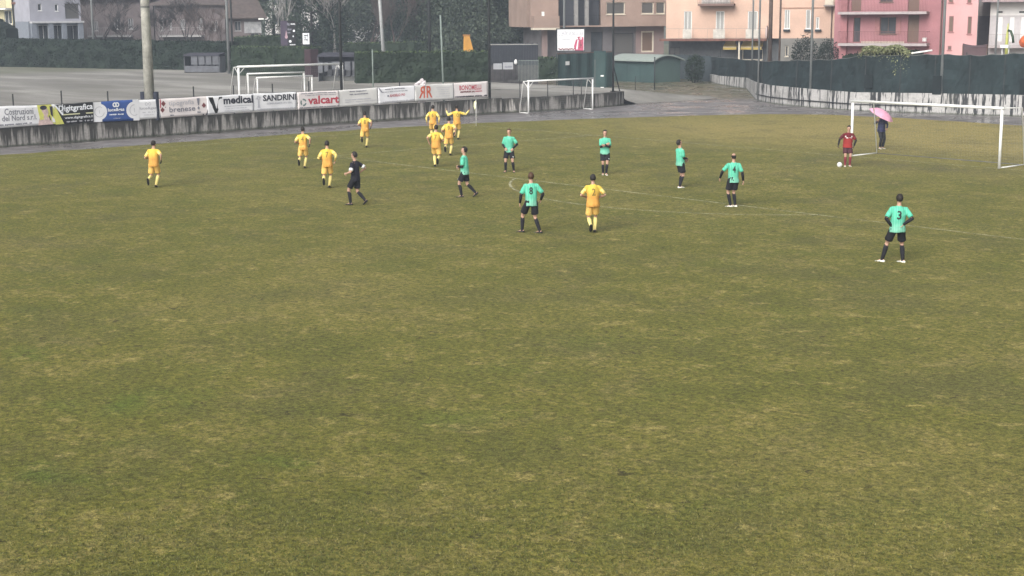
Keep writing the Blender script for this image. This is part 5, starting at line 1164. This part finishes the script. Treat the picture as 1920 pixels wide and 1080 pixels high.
def remesh(mb, name, m, parent, vox, sm=3, fold=0., seed=0, extra=None):
    """fuse overlapping closed shapes into one continuous skin"""
    me = bpy.data.meshes.new('tmp'); me.from_pydata(mb.v, [], mb.f); o = bpy.data.objects.new('tmp', me); COL.objects.link(o)
    md = o.modifiers.new('r', 'REMESH'); md.mode = 'VOXEL'; md.voxel_size = vox
    s_ = o.modifiers.new('s', 'SMOOTH'); s_.factor = .5; s_.iterations = sm
    bpy.context.view_layer.update(); out = bpy.data.meshes.new_from_object(o.evaluated_get(bpy.context.evaluated_depsgraph_get()))
    bpy.data.objects.remove(o); bpy.data.meshes.remove(me)
    if fold:
        off = Vector((seed*3.1, seed*1.7, 0))
        for v in out.vertices:
            p = v.co; q = noise.noise(Vector((p.x*9, p.y*9, p.z*5))+off) + .5*noise.noise(Vector((p.x*20, p.y*20, p.z*12))+off); v.co = p + v.normal*fold*q
    if extra:
        bm = bmesh.new(); bm.from_mesh(out); t = bpy.data.meshes.new('t2'); t.from_pydata(extra.v, [], extra.f); bm.from_mesh(t); bpy.data.meshes.remove(t); bmesh.ops.recalc_face_normals(bm, faces=bm.faces); bm.to_mesh(out); bm.free()
    out.shade_smooth(); out.name = name; out.materials.clear(); out.materials.append(m)
    ob = bpy.data.objects.new(name, out); COL.objects.link(ob); ob.parent = parent; return ob

def ik(a, t, l1, l2, hint):
    d = t-a; L = d.length; mx = (l1+l2)*.998
    if L > mx: d = d*(mx/L); t = a+d; L = mx
    k = (l1*l1-l2*l2+L*L)/(2*L); h = math.sqrt(max(l1*l1-k*k, 1e-6)); u = d.normalized(); hv = Vector(hint); hv = (hv-u*hv.dot(u)).normalized()
    return a+u*k+hv*h, t
def V3(*a): return Vector(a)
def hand(mb, wr, fw_, palm, side, curl=.5):
    """palm and five fingers; fw_: direction of the hand, palm: direction the palm faces"""
    f = fw_.normalized(); p = (palm - f*palm.dot(f)).normalized(); s = f.cross(p)*side
    mb.tube([wr-f*.03, wr+f*.02, wr+f*.06, wr+f*.095], [(.028,.018),(.036,.016),(.042,.015),(.038,.012)], 10, ref=s)
    for k, (o, L) in enumerate(((-.030,.062),(-.010,.075),(.011,.070),(.030,.055))):
        b = wr+f*.088+s*o; c = curl*(.8+.12*k); d1 = (f*math.cos(c*.7)+p*math.sin(c*.7)); d2 = (f*math.cos(c*1.7)+p*math.sin(c*1.7)); d3 = (f*math.cos(c*2.5)+p*math.sin(c*2.5))
        mb.tube([b, b+d1*L*.45, b+d1*L*.45+d2*L*.32, b+d1*L*.45+d2*L*.32+d3*L*.23], [.0095,.009,.008,.0065], 6)
    b = wr+f*.03-s*.034; d1 = (f*.6-s*.75+p*.2).normalized(); d2 = (f*.9-s*.2+p*.35).normalized()
    mb.tube([b, b+d1*.038, b+d1*.038+d2*.032], [.012,.0105,.008], 6)

def person(label, px, py, rel, H, kit, pose, group, number=None, hair=HAIRD, bald=False, seed=0, num_side=-1, P=None):
    """pose: hip z/offset, lean (forward, sideways, turn in degrees), ankles and wrists as targets. local +y is where the person faces, +x the person's right"""
    P = P or gp(px, py); az = YAW + math.radians(rel)
    root = thing('person', label, 'person', P, az-math.pi/2, group); k = H/1.78; root.scale = (k, k, k)
    hip = Vector(pose.get('hip', (0, 0, .93))); lf, ls, lt = (math.radians(v) for v in pose.get('lean', (3, 0, 0)))
    R = Matrix.Rotation(lt, 3, 'Z') @ Matrix.Rotation(-lf, 3, 'X') @ Matrix.Rotation(ls, 3, 'Y')
    T = Matrix.Translation(hip) @ R.to_4x4() @ Matrix.Translation((0, 0, -.93))
    pel = Matrix.Translation(hip) @ Matrix.Rotation(lt*.8, 4, 'Z') @ Matrix.Translation((0,0,-.93))
    J = {}; low = 1
    for sd_, nm in ((1, 'R'), (-1, 'L')):
        h = pel @ V3(.095*sd_, 0, .92); a = Vector(pose['ank'+nm]); kh = pose.get('knee'+nm, (.08*sd_, 1, 0)); kn, a = ik(h, a, .44, .425, kh)
        fp = math.radians(pose.get('foot'+nm, (0, 0))[0]); fy = math.radians(pose.get('foot'+nm, (0, 0))[1])
        fd = Vector((-math.sin(fy)*math.cos(fp), math.cos(fy)*math.cos(fp), math.sin(fp))); fu = (Vector((0,0,1)) - fd*fd.z).normalized()
        if abs(fd.z) > .95: fu = Vector((-math.sin(fy), math.cos(fy), 0))*(1 if fd.z < 0 else -1); fu = (fu-fd*fu.dot(fd)).normalized()
        J[nm] = [h, kn, a, fd, fu]
        for q in (a-fd*.06-fu*.08, a+fd*.19-fu*.08): low = min(low, q.z)
        sh = T @ V3(.168*sd_, 0, 1.412); wt = T @ (V3(.168*sd_, 0, 1.412) + Vector(pose['wri'+nm])); el, wt = ik(sh, wt, .30, .26, R @ Vector(pose.get('elb'+nm, (.5*sd_, -1, -.3))))
        J['a'+nm] = [sh, el, wt, R @ Vector(pose.get('pal'+nm, (-sd_, 0, 0)))]
    root.location.z = -low*k - .012
    mw = Matrix.Translation(root.location) @ Matrix.Rotation(az-math.pi/2, 4, 'Z') @ Matrix.Scale(k, 4)
    for nm in 'RL':
        q = mw @ (J[nm][2] + J[nm][3]*.07)
        if q.z < .2 and q.x > 1: FEET.append((q.x, q.y))
    # body: one continuous surface
    hy = math.radians(pose.get('head', (0, 0))[0]); hp_ = math.radians(pose.get('head', (0, 0))[1])
    HM = T @ Matrix.Translation((0,0,1.53)) @ Matrix.Rotation(hy, 4, 'Z') @ Matrix.Rotation(-hp_, 4, 'X') @ Matrix.Translation((0,0,-1.53))
    mb = MB()
    tr = [(0,0,.86),(0,0,.94),(0,0,1.06),(0,.005,1.2),(0,.005,1.33),(0,0,1.42),(0,-.005,1.475)]
    mb.tube([T @ Vector(q) for q in tr], [(.12,.085),(.16,.105),(.138,.095),(.155,.105),(.165,.11),(.145,.088),(.078,.06)], 16, ref=R @ V3(1,0,0))
    mb.tube([T @ V3(0,-.008,1.44), HM @ V3(0,.0,1.54), HM @ V3(0,.012,1.60)], [.062,.054,.052], 12)
    mb.ball((0,.008,1.672), (.074,.094,.108), HM, 16, 12).ball((0,.038,1.606), (.052,.056,.055), HM, 12, 8).ball((0,.104,1.648), (.011,.018,.022), HM, 8, 6).ball((0,.088,1.690), (.045,.014,.010), HM, 8, 6)
    for sd_ in (1, -1): mb.ball((.076*sd_,.0,1.652), (.010,.020,.030), HM, 8, 6)
    ex = MB()
    for sd_, nm in ((1, 'R'), (-1, 'L')):
        h, kn, a, fd, fu = J[nm]; cm = kn.lerp(a, .3) - (R @ V3(0,.012,0)); tm_ = h.lerp(kn, .5)
        mb.tube([h+Vector((0,0,.05)), h, tm_, kn], [.08,.086,.073,.052], 12).ball(kn, .051, nu=10, nv=8).tube([kn, cm, a.lerp(cm, .35), a], [.050,.056,.044,.036], 12)
        mb.tube([a-fd*.055-fu*.03, a+fd*.02-fu*.025, a+fd*.10-fu*.05, a+fd*.17-fu*.062], [(.03,.035),(.034,.045),(.04,.026),(.03,.014)], 10, ref=fd.cross(fu))
        sh, el, wt, pl = J['a'+nm]
        mb.ball(sh, .050, nu=10, nv=8).tube([sh, sh.lerp(el,.4), el], [.050,.047,.038], 10).ball(el, .038, nu=8, nv=6).tube([el, el.lerp(wt,.3), wt], [.037,.040,.026], 10)
        hand(ex, wt, (wt-el) if 'hd'+nm not in pose else (R @ Vector(pose['hd'+nm])), pl, sd_, pose.get('curl', .6))
    remesh(mb, 'body', SKIN, root, .0125, 2, extra=ex)
    # hair, eyes, mouth
    keep = (lambda v: v.z > 1.60 and not (v.y > .045 and v.z < 1.725) and not (v.z < 1.655 and v.y > .0)) if not bald else (lambda v: 1.60 < v.z < 1.735 and v.y < .03)
    hm = MB().ball((0,-.004,1.682), (.088,.108,.118) if not bald else (.079,.098,.110), None, 22, 18, keep)
    hm.v = [tuple(HM @ (Vector(v)+ (Vector(v)-V3(0,0,1.68)).normalized()*.010*noise.noise(Vector(v)*28+V3(seed,0,0)))) for v in hm.v]; hm.build('hair', hair, root, True)
    for sd_ in (1,-1): MB().ball((.031*sd_,.0915,1.668), (.013,.007,.008), HM, 8, 6).build('eye', EYE, root, True)
    MB().ball((0,.090,1.612), (.024,.007,.006), HM, 8, 5).build('mouth', LIP, root, True)
    # clothes
    jk = kit.get('jacket', 1.)
    ring = [(0,0,.83),(0,0,.90),(0,0,1.02),(0,.004,1.16),(0,.006,1.29),(0,0,1.38),(0,-.003,1.445),(0,-.004,1.49)]
    rad = [(.188,.150),(.190,.152),(.176,.138),(.180,.138),(.184,.138),(.170,.116),(.118,.090),(.066,.064)]
    b_ = kit.get('bulk', 1.)*(1+.05*math.sin(seed*2.3)); sb = MB().tube([(pel if i < 2 else T) @ Vector(q) for i, q in enumerate(ring)], [(r[0]*b_, r[1]*b_) for r in rad], 20, ref=R @ V3(1,0,0)); SL = kit.get('sleeve_len', .82)
    for nm, sd_ in (('R',1),('L',-1)):
        sh, el, wt, _ = J['a'+nm]; e1 = sh.lerp(el, SL) if SL <= 1 else el.lerp(wt, SL-1)
        sb.ball(sh-(R @ V3(.03*sd_,0,.012)), .066, nu=10, nv=8)
        if SL <= 1: sb.tube([sh-(R @ V3(.05*sd_,0,0)), sh, sh.lerp(e1,.5), e1], [.058,.062,.061,.063], 12)
        else: sb.tube([sh-(R @ V3(.05*sd_,0,0)), sh, sh.lerp(el,.5), el, e1], [.058,.062,.058,.052,.040], 12)
    shirt = remesh(sb, 'shirt' if not kit.get('coat') else 'jacket', kit['shirt'], root, .015, 3, .015, seed)
    if 'cuff' in kit and SL <= 1:
        for nm in 'RL':
            sh, el, wt, _ = J['a'+nm]; e1 = sh.lerp(el, SL); MB().tube([sh.lerp(el,SL*.18), sh.lerp(e1,.4), sh.lerp(e1,.75), e1+(el-sh)*.02], [.052,.064,.0655,.066], 14).build('shirt_sleeve', kit['cuff'], root, True)
    if kit.get('ring'):
        for nm in 'RL':
            sh, el, wt, _ = J['a'+nm]; e1 = sh.lerp(el, SL); MB().tube([sh.lerp(e1,.72), e1+(el-sh)*.04], [.069,.071], 14).build('white_cuff', kit['ring'], root, True)
    if kit.get('under'):
        for nm in 'RL':
            sh, el, wt, _ = J['a'+nm]; MB().tube([sh.lerp(el,.6), el-(el-sh).normalized()*.03], [.050,.045], 10).ball(el, .0455, nu=10, nv=8).tube([el, el.lerp(wt,.35), wt], [.044,.045,.033], 10).build('undershirt_sleeve', kit['under'], root, True)
    if kit.get('glove'):
        for nm in 'RL':
            sh, el, wt, pl = J['a'+nm]; g = MB(); hand(g, wt, (wt-el), pl, 1 if nm == 'R' else -1, .8); c = sum((Vector(v) for v in g.v), Vector())/len(g.v)
            g.v = [tuple(c+(Vector(v)-c)*1.12) for v in g.v]; g.build('glove', kit['glove'], root, True)
    sb = MB().tube([T @ V3(0,0,1.03), hip+V3(0,0,.03), hip+V3(0,0,-.06)], [(.160,.122),(.176,.132),(.165,.13)], 18, ref=pel.to_3x3() @ V3(1,0,0))
    full = kit.get('trousers')
    for nm in 'RL':
        h, kn, a, fd, fu = J[nm]
        if full: sb.tube([h+V3(0,0,.04), h, h.lerp(kn,.5), kn, kn.lerp(a,.5), a+ (kn-a)*.08], [.09,.10,.088,.070,.066,.058], 14)
        else: e = h.lerp(kn, .78); sb.tube([h+V3(0,0,.04), h-V3(0,0,.02), h.lerp(e,.6), e], [.09,.104,.104,.108], 14)
    remesh(sb, 'shorts' if not full else 'trousers', kit['shorts'], root, .015, 3, .007, seed+5)
    if kit.get('mark'):
        h, kn, a, fd, fu = J['L']; c = h.lerp(kn, .62); MB().ball(c+(R @ V3(-.05,.095,0)), (.022,.008,.028), nu=8, nv=6).build('shorts_badge', WHT, root, True)
    for nm in 'RL':
        h, kn, a, fd, fu = J[nm]
        if not full:
            t0 = kn.lerp(a, .10); cm = kn.lerp(a, .36) - (R @ V3(0,.012,0)); MB().tube([t0, cm, a.lerp(cm,.4), a, a-fu*.02+fd*.01], [.053,.062,.050,.043,.042], 14).build('sock', kit['sock'], root, True)
        sh_ = MB().tube([a-fd*.075-fu*.045, a-fd*.05-fu*.045, a+fd*.01-fu*.04, a+fd*.09-fu*.055, a+fd*.16-fu*.062, a+fd*.20-fu*.066], [(.022,.025),(.038,.036),(.043,.040),(.050,.027),(.042,.019),(.018,.010)], 14, ref=fd.cross(fu))
        sh_.build('shoe', kit['shoe'][0] if isinstance(kit['shoe'], tuple) and nm == 'L' else (kit['shoe'][1] if isinstance(kit['shoe'], tuple) else kit['shoe']), root, True)
    # number on the back / band on the chest, laid on the cloth
    def lay(g, yside, name, m):
        me = shirt.data; bv = BVHTree.FromPolygons([v.co[:] for v in me.vertices], [tuple(p.vertices) for p in me.polygons])
        bm = bmesh.new(); vs = [bm.verts.new(v) for v in g.v]
        for f in g.f:
            try: bm.faces.new([vs[i] for i in f])
            except ValueError: pass
        bmesh.ops.triangulate(bm, faces=bm.faces); bmesh.ops.subdivide_edges(bm, edges=bm.edges, cuts=2)
        dr = R @ V3(0, -yside, 0)
        for v in bm.verts:
            o = T @ V3(v.co.x, yside*.5, v.co.z); hit = bv.ray_cast(o, dr); v.co = (hit[0] if hit[0] is not None else o+dr*.37) - dr*.006
        me2 = bpy.data.meshes.new(name); bm.to_mesh(me2); bm.free(); me2.materials.append(m); ob = bpy.data.objects.new(name, me2); COL.objects.link(ob); ob.parent = root
    if number: lay(text_mb(number[0], -.055*len(number[0]), .055*len(number[0]), 1.16, 1.38, .03), -1, 'shirt_number', number[1])
    if kit.get('band'): lay(MB().quad((-.11,0,1.255),(.11,0,1.255),(.11,0,1.295),(-.11,0,1.295)), 1, 'chest_band', WHT)
    if kit.get('stripes'):
        for x in (-.13, .13): lay(MB().quad((x-.02,0,1.30),(x+.02,0,1.30),(x+.02,0,1.36),(x-.02,0,1.36)), 1, 'chest_mark', WHT)
    return root, J, T, HM

KY = dict(shirt=YSH, cuff=YSL, shorts=YSO, sock=YSK, shoe=BLKS); KYL = dict(KY, under=YSL); KYG = dict(KY, glove=BLK)
KG = dict(shirt=GSH, cuff=GSL, under=BLK, shorts=BLK, sock=BLK, shoe=BLKS, mark=True); KGW = dict(KG, shoe=WBOOT)
KR = dict(shirt=RSH, cuff=RSL, under=BLK, shorts=RSO, sock=RSK, shoe=WBOOT, band=True, stripes=True, glove=BLK, bulk=1.15)
KREF = dict(shirt=M('black_referee_shirt', (.016,.016,.026), .8, .3, 5, 50), cuff=M('black_referee_shirt', (.016,.016,.026)), under=None, shorts=BLK, sock=BLK, shoe=BLKS, ring=WHT)
KU = dict(shirt=NAV, sleeve_len=1.9, shorts=NVT, trousers=True, shoe=WBOOT, coat=True, bulk=1.1)
def run(lift='L', s=1., arms='bent', low=.42, back=-.42, lean=8, turn=4):
    st = 'R' if lift == 'L' else 'L'; sx = {'L': -1, 'R': 1}
    d = {'hip': (0, .02, .88), 'lean': (lean, 0, turn if lift == 'L' else -turn)}
    d['ank'+st] = (sx[st]*.05, .02, .10); d['foot'+st] = (-12, 0); d['ank'+lift] = (sx[lift]*.09, back*s, low); d['foot'+lift] = (-72, 0); d['knee'+lift] = (sx[lift]*.1, 1, .2)
    if arms == 'bent':
        d['wri'+lift] = (sx[lift]*.06, .24, -.22); d['elb'+lift] = (sx[lift]*.9, -.8, -.5); d['wri'+st] = (sx[st]*.10, -.10, -.36); d['elb'+st] = (sx[st]*.9, -1, -.1)
    elif arms == 'wide':
        for q in 'RL': d['wri'+q] = (sx[q]*(.05 if q == lift else .12), .24 if q == lift else -.02, -.28 if q == lift else -.36); d['elb'+q] = (sx[q]*.75, -1., -.45)
    elif arms == 'down':
        for q in 'RL': d['wri'+q] = (sx[q]*.14, .04, -.50); d['elb'+q] = (sx[q]*1., -.6, 0)
    elif arms == 'up':
        d['wriR'] = (.44, .06, .10); d['elbR'] = (.6, -.2, -1); d['wriL'] = (-.36, .06, .10); d['elbL'] = (-.6, -.2, -1)
    return d
YG = 'players in yellow kit running to the far corner'; GG = 'players in mint green shirts and black shorts'
person('leftmost person in yellow kit, running away below the tipografia banner', 290, 352, -8, 1.80, KYG, dict(run('L', arms='wide', low=.34, back=-.36), head=(-25,0)), YG, seed=1)
person('person in yellow kit jogging away below the valcart banner, dark gloves', 569, 316, -4, 1.78, KYG, run('L', arms='wide', low=.36), YG, number=('4', NUMY), seed=2)
person('person in yellow kit running away directly left of the referee in black', 615, 353, 0, 1.80, KYL, run('L', arms='wide', low=.36), YG, number=('7', NUMY), seed=3)
person('person in yellow kit at the far touchline, one foot kicked up high', 685, 277, -2, 1.78, KYG, run('L', arms='wide', low=.50, back=-.44), YG, number=('8', NUMY), seed=4)
person('person in yellow kit with arms held low, back left of the running group of four', 812, 262, 0, 1.80, KYL, run('R', arms='down', low=.32), YG, number=('6', NUMY), seed=5)
person('person in yellow kit nearest to the camera in the running group of four', 818, 313, -2, 1.80, KY, run('R', arms='wide', low=.34, back=-.36), YG, number=('7', NUMY), seed=6)
person('person in yellow kit in the running group, half hidden behind its nearest runner', 842, 292, -8, 1.80, KY, run('L', arms='wide', low=.40), YG, number=('9', NUMY), seed=7)
person('person in yellow kit with both arms raised sideways, nearest the corner flag', 857, 262, -4, 1.80, KYL, run('L', arms='up', low=.36), YG, number=('10', NUMY), seed=8)
person('person in yellow kit with number 2 on the back, jogging away', 1112, 437, 2, 1.76, KY, dict(run('L', arms='bent', low=.26, back=-.26, lean=4), footL=(-55,0), wriR=(.02,.16,-.33), wriL=(-.02,.20,-.30), elbR=(.9,-.6,-.2), elbL=(-.9,-.6,-.2)), YG, number=('2', NUMY), seed=9)
person('person in black referee kit with white cuffs, walking to the left', 668, 385, 62, 1.84, KREF,
       dict(hip=(0,0,.90), lean=(2,0,0), ankR=(.09,-.30,.17), footR=(-38,-10), ankL=(-.09,.16,.085), footL=(2,8), wriR=(.10,.02,-.34), elbR=(.6,-1,-.1), wriL=(-.06,.20,-.32), elbL=(-.6,-1,-.2), head=(10,0)), 'match officials', seed=10)
person('person in mint green shirt walking left with arms folded at the waist, trailing foot lifted', 872, 370, 78, 1.80, KG,
       dict(hip=(0,0,.91), lean=(2,0,0), ankL=(-.08,.10,.085), footL=(0,5), ankR=(.08,-.36,.17), footR=(-35,0), wriR=(-.16,.20,-.34), elbR=(.7,-.6,-.4), wriL=(.14,.22,-.30), elbL=(-.7,-.6,-.4), head=(14,-8)), GG, seed=11)
person('person in mint green shirt facing the camera with hands on hips, below the corner flag', 955, 323, 172, 1.78, KG,
       dict(hip=(0,0,.925), lean=(0,0,0), ankL=(-.19,.03,.085), footL=(0,14), ankR=(.15,.02,.085), footR=(0,-20), wriL=(.0,.10,-.42), elbL=(-1,-.5,0), wriR=(-.03,.14,-.40), elbR=(.6,-.8,0), palL=(0,-1,0), palR=(0,-1,0), head=(-8,0)), GG, hair=HAIRB, seed=12)
person('person in mint green shirt with number 8 on the back, walking left', 996, 437, 30, 1.82, KG,
       dict(hip=(0,0,.90), lean=(2,0,-30), ankL=(-.16,.24,.085), footL=(0,35), ankR=(.17,-.20,.09), footR=(-3,30), wriL=(-.15,.10,-.50), elbL=(-.5,-1,0), wriR=(.12,.20,-.42), elbR=(.6,-.6,0), head=(0,0)), GG, number=('8', NUMD), hair=HAIRB, seed=13)
person('person in mint green shirt facing the camera, arms folded on the chest', 1134, 328, 184, 1.80, KGW,
       dict(hip=(0,0,.93), lean=(0,0,0), ankL=(-.04,.10,.085), footL=(0,5), ankR=(.06,-.04,.085), footR=(0,-12), wriL=(.20,.24,-.22), elbL=(-.7,-.2,-.9), wriR=(-.20,.22,-.18), elbR=(.7,-.2,-.9), palL=(0,-1,0), palR=(0,-1,0)), GG, seed=14)
person('person in mint green shirt facing right, hands held low in front', 1275, 352, -62, 1.78, KGW,
       dict(hip=(0,0,.93), lean=(-3,0,0), ankL=(-.09,.05,.085), footL=(0,5), ankR=(.08,-.07,.085), footR=(0,-8), wriL=(.10,.24,-.40), elbL=(-.6,-1,-.2), wriR=(-.12,.26,-.34), elbR=(.6,-1,-.2), head=(-10,-10)), GG, seed=15)
person('balding person in mint green shirt seen from behind, left arm held out', 1374, 388, 28, 1.80, KGW,
       dict(hip=(0,0,.92), lean=(1,0,-26), ankL=(-.07,.03,.085), footL=(0,30), ankR=(.08,-.02,.085), footR=(0,10), wriL=(-.24,.16,-.44), elbL=(-.8,-.8,0), wriR=(.16,.02,-.52), elbR=(.6,-1,0)), GG, number=('4', NUMD), bald=True, seed=16)
person('person in mint green shirt with number 3, hands on hips, wearing white boots', 1680, 492, -8, 1.82, KGW,
       dict(hip=(.0,0,.89), lean=(0,2,4), ankL=(-.34,.04,.085), footL=(0,55), ankR=(.16,-.02,.085), footR=(0,40), wriL=(.02,-.04,-.44), elbL=(-1,-.5,0), wriR=(-.05,-.10,-.38), elbR=(1,-.5,0), palL=(1,0,0), palR=(-1,0,0)), GG, number=('3', NUMD), seed=17)
person('person in dark red goalkeeper kit by the left post of the big goal', 1588, 312, 176, 1.72, KR,
       dict(hip=(0,0,.92), lean=(4,-2,0), ankL=(-.11,.03,.085), footL=(0,12), ankR=(.09,.05,.085), footR=(0,-12), wriR=(.24,.10,-.46), elbR=(.7,-.8,.1), wriL=(-.08,.16,-.46), elbL=(-1,-.5,0)), 'goalkeepers', seed=18)
ru, J, T_, HM_ = person('person in navy jacket and black trousers holding a pink umbrella behind the goal', 1651, 279, 205, 1.76, KU,
       dict(hip=(0,0,.92), lean=(6,0,0), ankL=(-.09,.02,.085), footL=(0,10), ankR=(.10,.06,.085), footR=(0,-15), wriR=(.25,.16,-.02), elbR=(.8,-.3,-.8), wriL=(-.02,.16,-.42), elbL=(-1,-.5,0), palL=(.6,.6,0), curl=1.1), 'bystanders', seed=19)
# umbrella held over the shoulder
bpy.context.view_layer.update()
hw_ = ru.matrix_world @ (J['aR'][2] + (J['aR'][2]-J['aR'][1]).normalized()*.07)
um = thing('umbrella', 'pink umbrella held open over the person in the navy jacket', 'umbrella', hw_)
dirv = RT*.44 + Vector((0,0,1))*.82 - FW*.22; Ls = .54; dirv.normalize()
q_ = dirv.to_track_quat('Z', 'Y').to_matrix().to_4x4() @ Matrix.Rotation(.3, 4, 'Z')
MB().tube([(0,0,-.10),(0,0,Ls)], .007, 6).xf(q_).build('shaft', STEEL, um)
cn = MB(); nseg = 32; nr = 8; vs = []
for k in (0, 1):
    for j in range(nr+1):
        t = j/nr; r_ = .62*math.sin(t*1.12)/math.sin(1.12)
        for i in range(nseg):
            a = 2*math.pi*i/nseg; sc_ = 1-.07*t*abs(math.sin(a*4)); vs.append((r_*sc_*math.cos(a), r_*sc_*math.sin(a), Ls-.02-.27*(1-math.cos(t*1.12))/(1-math.cos(1.12)) - .002*k))
fs = []
for k in (0, 1):
    o_ = k*(nr+1)*nseg
    for j in range(nr):
        for i in range(nseg):
            i2 = (i+1) % nseg; f = (o_+j*nseg+i, o_+j*nseg+i2, o_+(j+1)*nseg+i2, o_+(j+1)*nseg+i); fs.append(f[::-1] if k else f)
cn.add(vs, fs).xf(q_).build('canopy', M('pink_umbrella_cloth', (.74, .36, .49), .6, .12, 4, 20), um, True, merge=False)
rb = MB()
for i in range(8):
    a = 2*math.pi*i/8; rb.tube([(.62*math.sin(t*1.12)/math.sin(1.12)*math.cos(a)*.995, .62*math.sin(t*1.12)/math.sin(1.12)*math.sin(a)*.995, Ls-.026-.27*(1-math.cos(t*1.12))/(1-math.cos(1.12))) for t in (0,.25,.5,.75,1)], .003, 4)
rb.xf(q_).build('ribs', STEEL, um, merge=False)

tufts()

# ------------------------------------------------------------------ haze
hz = MB().box(-500, 320, -440, 500, -4, 42)
m, nt, b = _mat('winter_haze'); nt.nodes.remove(b)
pv = nd(nt, 'ShaderNodeVolumePrincipled'); pv.inputs['Color'].default_value = (.76, .86, 1.0, 1); pv.inputs['Density'].default_value = HAZE; pv.inputs['Anisotropy'].default_value = 0
nt.links.new(pv.outputs[0], nt.nodes['Material Output'].inputs['Volume']); kind(hz.build('haze', m), 'stuff')

pl = thing('white_plank', 'white plank lying on the far edge of the gravel field by the slim lamp post', 'plank', G1(146, 122), math.radians(52))
MB().box(0, 2.1, 0, .3, .02, .08).build('board', WHITE, pl); MB().box(.2, .3, .02, .28, .0, .018).box(1.8, 1.9, .02, .28, .0, .018).build('batten', STEEL, pl)
